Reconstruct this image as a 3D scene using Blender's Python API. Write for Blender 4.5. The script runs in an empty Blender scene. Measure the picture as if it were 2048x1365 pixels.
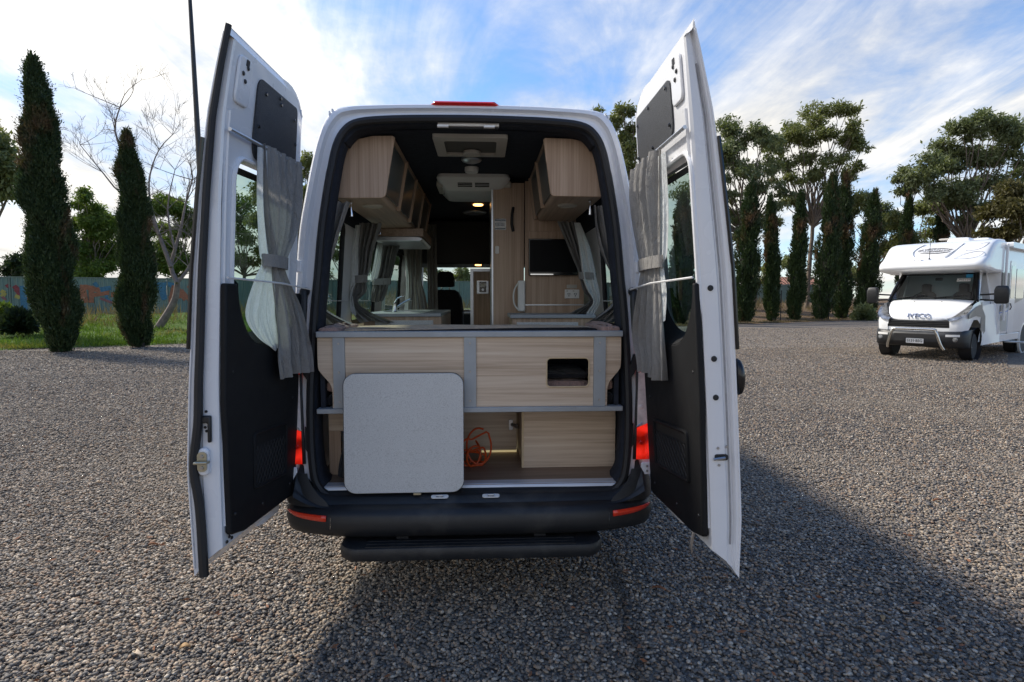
import bpy, bmesh, math, random
import numpy as np
from mathutils import Vector, Matrix
R = math.radians
random.seed(7)
rng = np.random.default_rng(11)
sc = bpy.context.scene
COL = sc.collection

# ------------------------------------------------------------------ camera
CAM = (0.06, 0.0, 1.6)
PITCH, YAW = 0.07453, 0.05134
cd = bpy.data.cameras.new('camera'); cam = bpy.data.objects.new('camera', cd); COL.objects.link(cam)
cd.sensor_width = 36.0; cd.lens = 1145.0 / 2048.0 * 36.0
cd.clip_start = 0.05; cd.clip_end = 3000
cam.location = CAM; cam.rotation_euler = (math.pi / 2 - PITCH, 0, -YAW)
sc.camera = cam

# ------------------------------------------------------------------ sun, sky, exposure
SHADOW = Vector((0.80, -0.50, -1.0)).normalized()            # the way the sunlight travels
sun_d = bpy.data.lights.new('sun', 'SUN'); sun = bpy.data.objects.new('sun', sun_d); COL.objects.link(sun)
sun_d.energy = 2.2; sun_d.angle = R(6.0); sun_d.color = (1.0, 0.92, 0.79)
sun.rotation_euler = SHADOW.to_track_quat('-Z', 'Y').to_euler(); sun.location = (-20, 20, 30)
elev = math.asin(-SHADOW.z); azim = math.atan2(-SHADOW.x, -SHADOW.y)      # clockwise from +Y
world = bpy.data.worlds.new('World'); sc.world = world; world.use_nodes = True
wn = world.node_tree; wn.nodes.clear()
def wnode(t, **kw):
    n = wn.nodes.new(t)
    for k, v in kw.items(): setattr(n, k, v)
    return n
def wmath(op, a, b=None, c=None, clamp=False):
    n = wnode('ShaderNodeMath', operation=op, use_clamp=clamp)
    for i, q in enumerate((a, b, c)):
        if q is None: continue
        if isinstance(q, (int, float)): n.inputs[i].default_value = q
        else: wn.links.new(q, n.inputs[i])
    return n.outputs[0]
sky = wnode('ShaderNodeTexSky', sky_type='NISHITA', sun_disc=False, sun_elevation=elev, sun_rotation=azim,
            altitude=50.0, air_density=1.0, dust_density=0.15, ozone_density=5.0)
tc = wnode('ShaderNodeTexCoord'); sep = wnode('ShaderNodeSeparateXYZ'); wn.links.new(tc.outputs['Generated'], sep.inputs[0])
dx, dy, dz = sep.outputs
den = wmath('ADD', wmath('MAXIMUM', dz, 0.0), 0.16)
cmb = wnode('ShaderNodeCombineXYZ')
wn.links.new(wmath('DIVIDE', dx, den), cmb.inputs[0]); wn.links.new(wmath('DIVIDE', dy, den), cmb.inputs[1])
def cnoise(loc, rot, scl, scale, detail, rough, dist):
    m = wnode('ShaderNodeMapping'); m.inputs['Location'].default_value = loc; m.inputs['Rotation'].default_value = (0, 0, rot)
    m.inputs['Scale'].default_value = scl
    wn.links.new(cmb.outputs[0], m.inputs['Vector'])
    n = wnode('ShaderNodeTexNoise'); n.inputs['Scale'].default_value = scale; n.inputs['Detail'].default_value = detail
    n.inputs['Roughness'].default_value = rough; n.inputs['Distortion'].default_value = dist
    wn.links.new(m.outputs[0], n.inputs['Vector'])
    return n.outputs['Fac']
big = cnoise((8.3, 11.2, 0), R(25), (1.0, 0.55, 1), 0.75, 4, 0.5, 0.3)
wisp = cnoise((6.1, 13.3, 0), R(35), (1.0, 0.30, 1), 2.2, 9, 0.62, 0.7)
puff = cnoise((7.4, 2.2, 0), R(10), (1.0, 0.8, 1), 5.5, 8, 0.6, 0.3)
side = wmath('MULTIPLY', dx, -0.15)                                   # the cloud sheet thickens towards the sun's side
low = wmath('MULTIPLY', wmath('SUBTRACT', 0.34, dz), 0.50)            # and towards the horizon, where one looks through more of it
dens = wmath('ADD', wmath('ADD', wmath('MULTIPLY', big, 0.9), wmath('MULTIPLY', wisp, 0.55)), wmath('MULTIPLY', puff, 0.22))
dens = wmath('ADD', wmath('ADD', dens, side), low)
mr = wnode('ShaderNodeMapRange', interpolation_type='SMOOTHSTEP')
mr.inputs['From Min'].default_value = 0.64; mr.inputs['From Max'].default_value = 1.02
wn.links.new(dens, mr.inputs['Value'])
cover = mr.outputs['Result']
sv = wnode('ShaderNodeVectorMath', operation='DOT_PRODUCT'); wn.links.new(tc.outputs['Generated'], sv.inputs[0]); sv.inputs[1].default_value = -SHADOW
glow = wmath('POWER', wmath('MAXIMUM', sv.outputs['Value'], 0.0), 6.0)       # thin cloud scatters the sun forward
shade = wmath('ADD', wmath('ADD', 0.375, wmath('MULTIPLY', wmath('SUBTRACT', wisp, 0.5), 0.60)), wmath('MULTIPLY', wmath('SUBTRACT', puff, 0.5), 0.25))
cval = wmath('MULTIPLY', wmath('ADD', shade, wmath('MULTIPLY', glow, 0.55)), 1.0)
ccol = wnode('ShaderNodeCombineColor')
wn.links.new(wmath('MULTIPLY', cval, 1.0), ccol.inputs[0]); wn.links.new(wmath('MULTIPLY', cval, 0.975), ccol.inputs[1]); wn.links.new(wmath('MULTIPLY', cval, 0.925), ccol.inputs[2])
skys = wnode('ShaderNodeMix', data_type='RGBA', blend_type='MULTIPLY'); skys.inputs['Factor'].default_value = 1.0
wn.links.new(sky.outputs[0], skys.inputs['A']); skys.inputs['B'].default_value = (0.072, 0.084, 0.092, 1)
mx = wnode('ShaderNodeMix', data_type='RGBA'); wn.links.new(cover, mx.inputs['Factor'])
wn.links.new(skys.outputs['Result'], mx.inputs['A']); wn.links.new(ccol.outputs[0], mx.inputs['B'])
bg = wnode('ShaderNodeBackground'); wn.links.new(mx.outputs['Result'], bg.inputs['Color']); bg.inputs['Strength'].default_value = 1.0
wo = wnode('ShaderNodeOutputWorld'); wn.links.new(bg.outputs[0], wo.inputs[0])
vs = sc.view_settings; vs.view_transform = 'Standard'; vs.look = 'None'; vs.gamma = 1.0; vs.exposure = 1.26; vs.use_curve_mapping = False
sc.render.film_transparent = False
try:
    sc.cycles.max_bounces = 7; sc.cycles.diffuse_bounces = 4; sc.cycles.glossy_bounces = 3; sc.cycles.transparent_max_bounces = 12; sc.cycles.use_denoising = True
    sc.cycles.caustics_reflective = False; sc.cycles.caustics_refractive = False
    sc.cycles.sample_clamp_indirect = 6.0
except Exception: pass

# ------------------------------------------------------------------ material helpers
def mat_base(name):
    m = bpy.data.materials.new(name); m.use_nodes = True
    nt = m.node_tree; b = nt.nodes.get('Principled BSDF')
    return m, nt, b
def lk(nt, a, b): nt.links.new(a, b)
def node(nt, t, **kw):
    n = nt.nodes.new(t)
    for k, v in kw.items():
        if k in n.inputs: n.inputs[k].default_value = v
        else: setattr(n, k, v)
    return n
def c4(c): return (c[0], c[1], c[2], 1.0)
def noise(nt, vec, scale, detail=4, rough=0.55, dist=0.0):
    n = node(nt, 'ShaderNodeTexNoise'); n.inputs['Scale'].default_value = scale; n.inputs['Detail'].default_value = detail
    n.inputs['Roughness'].default_value = rough; n.inputs['Distortion'].default_value = dist
    lk(nt, vec, n.inputs['Vector']); return n.outputs['Fac']
def ramp(nt, fac, stops):
    r = node(nt, 'ShaderNodeValToRGB'); e = r.color_ramp.elements
    while len(e) > 1: e.remove(e[0])
    e[0].position = stops[0][0]; e[0].color = c4(stops[0][1])
    for p, c in stops[1:]:
        q = e.new(p); q.color = c4(c)
    lk(nt, fac, r.inputs[0]); return r.outputs[0]
def mixc(nt, fac, a, b, blend='MIX'):
    m = node(nt, 'ShaderNodeMix', data_type='RGBA', blend_type=blend)
    for s, q in (('Factor', fac), ('A', a), ('B', b)):
        if isinstance(q, (int, float)): m.inputs[s].default_value = q
        elif isinstance(q, tuple): m.inputs[s].default_value = c4(q)
        else: lk(nt, q, m.inputs[s])
    return m.outputs['Result']
def bumpn(nt, b, h, strength=0.2, dist=0.01):
    n = node(nt, 'ShaderNodeBump'); n.inputs['Strength'].default_value = strength; n.inputs['Distance'].default_value = dist
    lk(nt, h, n.inputs['Height']); lk(nt, n.outputs[0], b.inputs['Normal'])
def objvec(nt, scale=None, rot=None):
    t = node(nt, 'ShaderNodeTexCoord'); v = t.outputs['Object']
    if scale or rot:
        m = node(nt, 'ShaderNodeMapping')
        if scale: m.inputs['Scale'].default_value = scale
        if rot: m.inputs['Rotation'].default_value = rot
        lk(nt, v, m.inputs['Vector']); v = m.outputs[0]
    return v
def mat(name, col, rough=0.5, metal=0.0, var=0.12, scale=6.0, bump=0.0, bscale=200.0, spec=0.5, coat=0.0, emit=None, estr=0.0, dirt=None, bdist=0.002):
    m, nt, b = mat_base(name); v = objvec(nt)
    n = noise(nt, v, scale, 5)
    lo = tuple(max(0, c * (1 - var)) for c in col); hi = tuple(min(1, c * (1 + var)) for c in col)
    cc = ramp(nt, n, [(0.3, lo), (0.7, hi)])
    if dirt:
        d = noise(nt, v, 3.0, 7, 0.65, 0.4)
        f = node(nt, 'ShaderNodeMapRange'); f.inputs['From Min'].default_value = 0.52; f.inputs['From Max'].default_value = 0.75
        f.inputs['To Max'].default_value = dirt[1]; lk(nt, d, f.inputs['Value'])
        cc = mixc(nt, f.outputs[0], cc, dirt[0])
    lk(nt, cc, b.inputs['Base Color'])
    rr = node(nt, 'ShaderNodeMapRange'); rr.inputs['To Min'].default_value = max(0.02, rough * 0.85); rr.inputs['To Max'].default_value = min(1, rough * 1.15)
    lk(nt, noise(nt, v, scale * 3.1, 3), rr.inputs['Value']); lk(nt, rr.outputs[0], b.inputs['Roughness'])
    b.inputs['Metallic'].default_value = metal; b.inputs['Specular IOR Level'].default_value = spec
    b.inputs['Coat Weight'].default_value = coat; b.inputs['Coat Roughness'].default_value = 0.06
    if emit: b.inputs['Emission Color'].default_value = c4(emit); b.inputs['Emission Strength'].default_value = estr
    if bump: bumpn(nt, b, noise(nt, v, bscale, 3), bump, bdist)
    return m
def wood(name, dark, mid, light, axis='x', freq=60.0, rough=0.45):
    m, nt, b = mat_base(name)
    sx = {'x': (1.2, freq, freq), 'y': (freq, 1.2, freq), 'z': (freq, freq, 1.2)}[axis]
    oi = node(nt, 'ShaderNodeObjectInfo'); ofs = node(nt, 'ShaderNodeMath', operation='MULTIPLY'); lk(nt, oi.outputs['Random'], ofs.inputs[0]); ofs.inputs[1].default_value = 37.0
    def gv(k):
        t_ = node(nt, 'ShaderNodeTexCoord'); ad = node(nt, 'ShaderNodeVectorMath', operation='ADD'); lk(nt, t_.outputs['Object'], ad.inputs[0]); lk(nt, ofs.outputs[0], ad.inputs[1])
        mp = node(nt, 'ShaderNodeMapping'); mp.inputs['Scale'].default_value = tuple(q * k for q in sx); lk(nt, ad.outputs[0], mp.inputs['Vector']); return mp.outputs[0]
    v = gv(1.0)
    n1 = noise(nt, v, 1.0, 6, 0.62, 0.25); n2 = noise(nt, v, 3.3, 3, 0.5)
    n3 = noise(nt, gv(0.22), 1.0, 2, 0.5, 0.4)
    a = node(nt, 'ShaderNodeMath', operation='MULTIPLY_ADD'); lk(nt, n2, a.inputs[0]); a.inputs[1].default_value = 0.35; lk(nt, n1, a.inputs[2])
    a2 = node(nt, 'ShaderNodeMath', operation='MULTIPLY_ADD'); lk(nt, n3, a2.inputs[0]); a2.inputs[1].default_value = 0.6; lk(nt, a.outputs[0], a2.inputs[2])
    c = ramp(nt, a2.outputs[0], [(0.72, dark), (0.96, mid), (1.2 if False else 1.0, light)])
    mr_ = node(nt, 'ShaderNodeMapRange'); mr_.inputs['From Min'].default_value = 0.62; mr_.inputs['From Max'].default_value = 1.32
    lk(nt, a2.outputs[0], mr_.inputs['Value'])
    c = ramp(nt, mr_.outputs[0], [(0.15, dark), (0.5, mid), (0.85, light)])
    lk(nt, c, b.inputs['Base Color']); b.inputs['Roughness'].default_value = rough
    bumpn(nt, b, n1, 0.08, 0.001)
    return m
def glass(name, tint, rough=0.0, refl=1.0):
    m, nt, b = mat_base(name); nt.nodes.remove(b)
    out = nt.nodes.get('Material Output')
    tr = node(nt, 'ShaderNodeBsdfTransparent'); tr.inputs[0].default_value = c4(tint)
    gl = node(nt, 'ShaderNodeBsdfGlossy'); gl.inputs['Roughness'].default_value = max(rough, 0.01); gl.inputs[0].default_value = (1, 1, 1, 1)
    ge = node(nt, 'ShaderNodeNewGeometry'); dt = node(nt, 'ShaderNodeVectorMath', operation='DOT_PRODUCT'); lk(nt, ge.outputs['Incoming'], dt.inputs[0]); lk(nt, ge.outputs['Normal'], dt.inputs[1])
    ab = node(nt, 'ShaderNodeMath', operation='ABSOLUTE'); lk(nt, dt.outputs['Value'], ab.inputs[0])
    om = node(nt, 'ShaderNodeMath', operation='SUBTRACT', use_clamp=True); om.inputs[0].default_value = 1.0; lk(nt, ab.outputs[0], om.inputs[1])
    pw = node(nt, 'ShaderNodeMath', operation='POWER'); lk(nt, om.outputs[0], pw.inputs[0]); pw.inputs[1].default_value = 5.0
    mm = node(nt, 'ShaderNodeMath', operation='MULTIPLY_ADD', use_clamp=True); lk(nt, pw.outputs[0], mm.inputs[0]); mm.inputs[1].default_value = 0.9 * refl; mm.inputs[2].default_value = 0.065 * refl
    ms = node(nt, 'ShaderNodeMixShader'); lk(nt, mm.outputs[0], ms.inputs[0]); lk(nt, tr.outputs[0], ms.inputs[1]); lk(nt, gl.outputs[0], ms.inputs[2])
    lk(nt, ms.outputs[0], out.inputs[0])
    return m
def fabric(name, col, weave=900.0, var=0.18, trans=0.0):
    m, nt, b = mat_base(name)
    v = objvec(nt); n = noise(nt, v, 14, 5, 0.6)
    sx = noise(nt, objvec(nt, scale=(1, 1, 14)), 90, 3, 0.7); sy = noise(nt, objvec(nt, scale=(14, 14, 1)), 40, 3, 0.7)
    lo = tuple(c * (1 - var) for c in col); hi = tuple(min(1, c * (1 + var)) for c in col)
    c = ramp(nt, n, [(0.3, lo), (0.7, hi)])
    c = mixc(nt, 0.45, c, ramp(nt, sx, [(0.35, tuple(q * 0.62 for q in col)), (0.65, tuple(min(1, q * 1.35) for q in col))]))
    c = mixc(nt, 0.3, c, ramp(nt, sy, [(0.35, tuple(q * 0.7 for q in col)), (0.65, tuple(min(1, q * 1.3) for q in col))]))
    lk(nt, c, b.inputs['Base Color']); b.inputs['Roughness'].default_value = 0.9; b.inputs['Specular IOR Level'].default_value = 0.15
    b.inputs['Sheen Weight'].default_value = 0.15
    wr = noise(nt, objvec(nt, scale=(9, 9, 3.2)), 1.6, 4, 0.6, 0.6); mw = node(nt, 'ShaderNodeMath', operation='MULTIPLY_ADD'); lk(nt, sx, mw.inputs[0]); mw.inputs[1].default_value = 0.03; lk(nt, wr, mw.inputs[2]); bumpn(nt, b, mw.outputs[0], 0.9, 0.035)
    if trans:
        out = nt.nodes.get('Material Output'); t = node(nt, 'ShaderNodeBsdfTranslucent'); lk(nt, c, t.inputs[0])
        ms = node(nt, 'ShaderNodeMixShader'); ms.inputs[0].default_value = trans
        lk(nt, b.outputs[0], ms.inputs[1]); lk(nt, t.outputs[0], ms.inputs[2]); lk(nt, ms.outputs[0], out.inputs[0])
    return m
def leafmat(name, cols, brown=None, bscale=0.7, blo=0.55, bhi=0.7, trans=0.35, zscale=1.0):
    m, nt, b = mat_base(name); out = nt.nodes.get('Material Output')
    g = node(nt, 'ShaderNodeNewGeometry'); v = objvec(nt)
    r1 = ramp(nt, g.outputs['Random Per Island'], [(0.0, cols[0]), (0.5, cols[1]), (1.0, cols[2])])
    n = noise(nt, v, 0.55, 3)
    c = mixc(nt, n, r1, tuple(q * 0.7 for q in cols[1]))
    if brown:
        bn = noise(nt, objvec(nt, scale=(1, 1, zscale)), bscale, 4, 0.6, 0.5); f = node(nt, 'ShaderNodeMapRange')
        f.inputs['From Min'].default_value = blo; f.inputs['From Max'].default_value = bhi; lk(nt, bn, f.inputs['Value'])
        c = mixc(nt, f.outputs[0], c, brown)
    lk(nt, c, b.inputs['Base Color']); b.inputs['Roughness'].default_value = 0.55; b.inputs['Specular IOR Level'].default_value = 0.3
    t = node(nt, 'ShaderNodeBsdfTranslucent'); lk(nt, mixc(nt, 1.0, c, (0.95, 1.0, 0.45), 'MULTIPLY'), t.inputs[0])
    ms = node(nt, 'ShaderNodeMixShader'); ms.inputs[0].default_value = trans
    lk(nt, b.outputs[0], ms.inputs[1]); lk(nt, t.outputs[0], ms.inputs[2]); lk(nt, ms.outputs[0], out.inputs[0])
    return m

M = {}
M['paint'] = mat('white_paint', (0.78, 0.79, 0.82), 0.28, var=0.015, scale=1.5, coat=0.5, dirt=((0.55, 0.53, 0.50), 0.10))
M['inner_paint'] = mat('pale_inner_paint', (0.74, 0.75, 0.78), 0.4, var=0.03, dirt=((0.4, 0.38, 0.36), 0.15))
M['plastic'] = mat('black_plastic', (0.015, 0.016, 0.018), 0.46, var=0.2, scale=4, bump=0.25, bscale=700, dirt=((0.085, 0.08, 0.072), 0.6))
M['trim'] = mat('black_door_trim', (0.0095, 0.010, 0.0115), 0.6, var=0.15, scale=5, bump=0.3, bscale=900, spec=0.25)
M['rubber'] = mat('black_rubber', (0.014, 0.014, 0.016), 0.6, var=0.15, bump=0.1, bscale=300)
M['dark'] = mat('dark_lining', (0.027, 0.031, 0.042), 0.9, var=0.2, scale=30, bump=0.3, bscale=900, spec=0.2)
M['cabdark'] = mat('cab_plastic', (0.012, 0.012, 0.013), 0.6, var=0.2)
M['alu'] = mat('brushed_aluminium', (0.60, 0.62, 0.65), 0.35, metal=0.85, var=0.06, scale=20)
M['chrome'] = mat('chrome', (0.75, 0.75, 0.76), 0.12, metal=1.0, var=0.03)
M['zinc'] = mat('zinc_plate', (0.50, 0.47, 0.36), 0.35, metal=0.9, var=0.12, scale=40)
M['steel'] = mat('steel', (0.45, 0.45, 0.46), 0.3, metal=1.0, var=0.08)
M['greyframe'] = mat('grey_metal_frame', (0.36, 0.39, 0.42), 0.42, metal=0.25, var=0.06, scale=12, dirt=((0.2, 0.2, 0.2), 0.25))
M['wood_x'] = wood('oak_laminate_across', (0.46, 0.335, 0.235), (0.64, 0.50, 0.375), (0.75, 0.625, 0.495), 'x')
M['wood_z'] = wood('oak_laminate_upright', (0.32, 0.21, 0.14), (0.45, 0.31, 0.215), (0.56, 0.41, 0.30), 'z', 75)
M['wood_y'] = wood('oak_laminate_lengthwise', (0.30, 0.21, 0.15), (0.43, 0.31, 0.23), (0.54, 0.41, 0.31), 'y', 70)
M['floorwood'] = wood('brown_vinyl_floor', (0.16, 0.105, 0.07), (0.25, 0.17, 0.12), (0.33, 0.24, 0.17), 'x', 25, 0.5)
M['edging'] = mat('pale_wood_edge', (0.62, 0.48, 0.30), 0.5, var=0.1, scale=30)
def speckle():
    m, nt, b = mat_base('speckled_laminate'); v = objvec(nt)
    n = noise(nt, v, 420, 2, 0.6); n2 = noise(nt, v, 170, 2, 0.5); n3 = noise(nt, v, 3, 3)
    c = ramp(nt, n, [(0.36, (0.33, 0.33, 0.33)), (0.45, (0.66, 0.665, 0.66)), (0.60, (0.69, 0.695, 0.69)), (0.68, (0.82, 0.82, 0.81))])
    c = mixc(nt, 0.35, c, ramp(nt, n2, [(0.34, (0.33, 0.32, 0.31)), (0.42, (0.67, 0.675, 0.67)), (0.7, (0.71, 0.71, 0.70))]))
    c = mixc(nt, n3, c, mixc(nt, 1.0, c, (0.88, 0.88, 0.87), 'MULTIPLY'))
    sc1 = noise(nt, objvec(nt, scale=(3, 3, 90), rot=(0, .5, 0)), 1.0, 3, .7); sf = node(nt, 'ShaderNodeMapRange'); sf.inputs['From Min'].default_value = .66; sf.inputs['From Max'].default_value = .72; sf.inputs['To Max'].default_value = .35; lk(nt, sc1, sf.inputs['Value']); c = mixc(nt, sf.outputs[0], c, (.68, .68, .67))
    lk(nt, c, b.inputs['Base Color']); rn = node(nt, 'ShaderNodeMapRange'); rn.inputs['To Min'].default_value = .28; rn.inputs['To Max'].default_value = .58; lk(nt, noise(nt, v, 6, 5, .65), rn.inputs['Value']); lk(nt, rn.outputs[0], b.inputs['Roughness'])
    return m
M['speckle'] = speckle()
M['greylam'] = mat('grey_laminate', (0.36, 0.38, 0.40), 0.45, var=0.06, scale=120)
M['cabglass'] = mat('frosted_grey_panel', (0.10, 0.115, 0.12), 0.30, var=0.1, scale=200)
M['white_pl'] = mat('white_plastic', (0.82, 0.81, 0.79), 0.4, var=0.03)
M['cream_pl'] = mat('cream_plastic', (0.50, 0.47, 0.42), 0.45, var=0.04)
M['mesh_screen'] = mat('fly_screen', (0.10, 0.095, 0.085), 0.8, var=0.2, scale=300)
M['curtain'] = fabric('grey_linen', (0.31, 0.30, 0.288), trans=0.2)
M['lining'] = fabric('white_lining', (0.72, 0.74, 0.74), var=0.04, trans=0.25)
M['cushion'] = fabric('beige_cushion', (0.52, 0.385, 0.27), var=0.1)
M['cushion2'] = fabric('mauve_cushion', (0.38, 0.25, 0.21), var=0.12)
M['darkfab'] = fabric('dark_cushion', (0.018, 0.018, 0.022), var=0.2)
M['red'] = mat('red_lens', (0.62, 0.012, 0.008), 0.12, var=0.15, scale=60, bump=0.4, bscale=160, coat=0.7)
M['redlit'] = mat('red_lens_lit', (0.66, 0.012, 0.006), 0.12, var=0.45, scale=38, bump=0.6, bscale=140, coat=0.7, emit=(1.0, 0.018, 0.006), estr=0.16)
def lens(name, col, emit=None, estr=0.0):
    m, nt, b = mat_base(name); v = objvec(nt)
    w = node(nt, 'ShaderNodeTexWave', wave_type='RINGS'); w.inputs['Scale'].default_value = 14.0; w.inputs['Distortion'].default_value = 1.5; lk(nt, v, w.inputs['Vector'])
    vo = node(nt, 'ShaderNodeTexVoronoi'); vo.inputs['Scale'].default_value = 34.0; lk(nt, v, vo.inputs['Vector'])
    n = noise(nt, objvec(nt, scale=(1, 1, .5)), 16, 3)
    f = node(nt, 'ShaderNodeMath', operation='MULTIPLY'); lk(nt, w.outputs['Fac'], f.inputs[0]); lk(nt, n, f.inputs[1])
    c = ramp(nt, f.outputs[0], [(0.05, tuple(q * 0.28 for q in col)), (0.3, col), (0.62, tuple(min(1, q * 1.35 + .03) for q in col))])
    lk(nt, c, b.inputs['Base Color']); b.inputs['Roughness'].default_value = 0.1; b.inputs['Coat Weight'].default_value = 0.9; b.inputs['Coat Roughness'].default_value = 0.04
    if emit:
        lk(nt, mixc(nt, 1.0, ramp(nt, f.outputs[0], [(0.05, (.25, .25, .25)), (.6, (1.6, 1.6, 1.6))]), emit, 'MULTIPLY'), b.inputs['Emission Color']); b.inputs['Emission Strength'].default_value = estr
    bumpn(nt, b, vo.outputs['Distance'], 0.35, 0.006)
    return m
M['redlit'] = lens('red_lens_lit', (0.62, 0.014, 0.007), (1.0, 0.022, 0.007), 0.20)
M['clearlens'] = mat('clear_lens', (0.72, 0.63, 0.61), 0.12, metal=0.0, var=0.22, scale=22, bump=0.25, bscale=30, coat=0.8)
M['glass'] = glass('tinted_window', (0.46, 0.60, 0.56))
M['glass_dark'] = glass('privacy_window', (0.28, 0.36, 0.35))
M['glass_clear'] = glass('clear_glass', (0.78, 0.88, 0.86))
M['black'] = mat('gloss_black', (0.008, 0.008, 0.009), 0.15, var=0.1)
M['screen'] = mat('television_screen', (0.003, 0.003, 0.004), 0.45, var=0.05, spec=0.12)
M['orange'] = mat('orange_cable', (0.62, 0.085, 0.012), 0.45, var=0.08)
M['lamp_amber'] = mat('amber_lamp', (0.9, 0.6, 0.3), 0.4, emit=(1.0, 0.50, 0.16), estr=2.2)
M['lamp_led'] = mat('warm_light_strip', (0.9, 0.85, 0.6), 0.4, emit=(1.0, 0.80, 0.38), estr=0.12)
M['tyre'] = mat('tyre_rubber', (0.020, 0.020, 0.021), 0.75, var=0.2, bump=0.3, bscale=60, dirt=((0.10, 0.09, 0.08), 0.5))
M['pole'] = mat('black_pole', (0.012, 0.012, 0.014), 0.35, var=0.1)

# ------------------------------------------------------------------ mesh helpers
OFF = {}
def tag(o, label=None, cat=None, group=None, kind=None):
    if label: o['label'] = label
    if cat: o['category'] = cat
    if group: o['group'] = group
    if kind: o['kind'] = kind
    return o
def thing(name, label, cat, loc=(0, 0, 0), rz=0.0, group=None, local=False):
    o = bpy.data.objects.new(name, None); COL.objects.link(o)
    o.location = loc; o.rotation_euler = (0, 0, rz); o.empty_display_size = 0.2
    OFF[o.name] = Vector((0, 0, 0)) if local else Vector(loc)
    return tag(o, label, cat, group)
def link_mesh(name, me, parent=None):
    o = bpy.data.objects.new(name, me); COL.objects.link(o)
    if parent is not None: o.parent = parent
    return o
class MB:
    def __init__(s): s.v = []; s.f = []
    def add(s, vs_, fs):
        k = len(s.v); s.v.extend([tuple(q) for q in vs_]); s.f.extend([tuple(i + k for i in f) for f in fs]); return s
    def box(s, x0, x1, y0, y1, z0, z1, fn=None):
        p = [(x, y, z) for z in (z0, z1) for y in (y0, y1) for x in (x0, x1)]
        if fn: p = [fn(*q) for q in p]
        return s.add(p, [(0, 2, 3, 1), (4, 5, 7, 6), (0, 1, 5, 4), (2, 6, 7, 3), (0, 4, 6, 2), (1, 3, 7, 5)])
    def prism(s, poly, a0, a1, fn):
        """poly in (p, q); fn(p, q, a) -> xyz"""
        n = len(poly)
        vs_ = [fn(p, q, a0) for p, q in poly] + [fn(p, q, a1) for p, q in poly]
        fs = [tuple(range(n))[::-1], tuple(range(n, 2 * n))] + [(i, (i + 1) % n, (i + 1) % n + n, i + n) for i in range(n)]
        return s.add(vs_, fs)
    def grid(s, fn, nu, nv, closed_u=False):
        vs_ = [fn(i / (nu if closed_u else nu), j / nv) for j in range(nv + 1) for i in range(nu + (0 if closed_u else 1))]
        w = nu if closed_u else nu + 1; fs = []
        for j in range(nv):
            for i in range(nu):
                i2 = (i + 1) % w
                fs.append((j * w + i, j * w + i2, (j + 1) * w + i2, (j + 1) * w + i))
        return s.add(vs_, fs)
    def loft(s, rows, closed=False, cap=False):
        n = len(rows[0]); vs_ = [q for r in rows for q in r]; fs = []
        for j in range(len(rows) - 1):
            for i in range(n if closed else n - 1):
                a, b_ = j * n + i, j * n + (i + 1) % n
                fs.append((a, b_, b_ + n, a + n))
        if cap:
            fs.append(tuple(range(n))[::-1]); fs.append(tuple(range((len(rows) - 1) * n, len(rows) * n)))
        return s.add(vs_, fs)
    def tube(s, pts, r, n=8, closed=False, cap=True, flat=1.0):
        pts = [Vector(p) for p in pts]; m = len(pts); rr = r if isinstance(r, (list, tuple)) else [r] * m
        rows = []; up = Vector((0.123, 0.217, 0.97)).normalized(); prev = None
        for i, p in enumerate(pts):
            if closed: t = (pts[(i + 1) % m] - pts[i - 1]).normalized()
            else: t = (pts[min(i + 1, m - 1)] - pts[max(i - 1, 0)]).normalized()
            if prev is None:
                a = t.cross(up)
                if a.length < 1e-3: a = t.cross(Vector((1, 0, 0)))
                a.normalize()
            else:
                a = (prev - t * prev.dot(t))
                if a.length < 1e-6: a = t.cross(up)
                a.normalize()
            prev = a; b_ = t.cross(a)
            rows.append([p + (a * math.cos(k * 2 * math.pi / n) + b_ * math.sin(k * 2 * math.pi / n) * flat) * rr[i] for k in range(n)])
        if closed: rows.append(rows[0])
        return s.loft(rows, closed=True, cap=(cap and not closed))
    def lathe(s, prof, c, axis='z', n=24, cap=True):
        rows = []
        for r, h in prof:
            row = []
            for k in range(n):
                a = 2 * math.pi * k / n; u, w = r * math.cos(a), r * math.sin(a)
                row.append({'z': (c[0] + u, c[1] + w, c[2] + h), 'y': (c[0] + u, c[1] + h, c[2] - w), 'x': (c[0] + h, c[1] + u, c[2] + w)}[axis])
            rows.append(row)
        return s.loft(rows, closed=True, cap=cap)
    def ring(s, outer, inner, fn, steps=1):
        """flat ring between two matched 2D loops; fn(p, q) -> xyz"""
        rows = []
        for k in range(steps + 1):
            t = k / steps
            rows.append([fn(o[0] + (i[0] - o[0]) * t, o[1] + (i[1] - o[1]) * t) for o, i in zip(outer, inner)])
        return s.loft(rows, closed=True)
    def pieces(s):
        par = list(range(len(s.v)))
        def fnd(a):
            while par[a] != a: par[a] = par[par[a]]; a = par[a]
            return a
        for f in s.f:
            for q in f[1:]:
                a, b_ = fnd(f[0]), fnd(q)
                if a != b_: par[b_] = a
        groups = {}
        for f in s.f: groups.setdefault(fnd(f[0]), []).append(f)
        out = []
        for fs in groups.values():
            ids = sorted({i for f in fs for i in f}); mp = {i: k for k, i in enumerate(ids)}; p = MB(); p.v = [s.v[i] for i in ids]; p.f = [tuple(mp[i] for i in f) for f in fs]; out.append(p)
        return out
    def build_each(s, name, m, parent, **kw):
        """every loose piece a part of its own"""
        return [p.build(name, m, parent, **kw) for p in s.pieces()]
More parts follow.
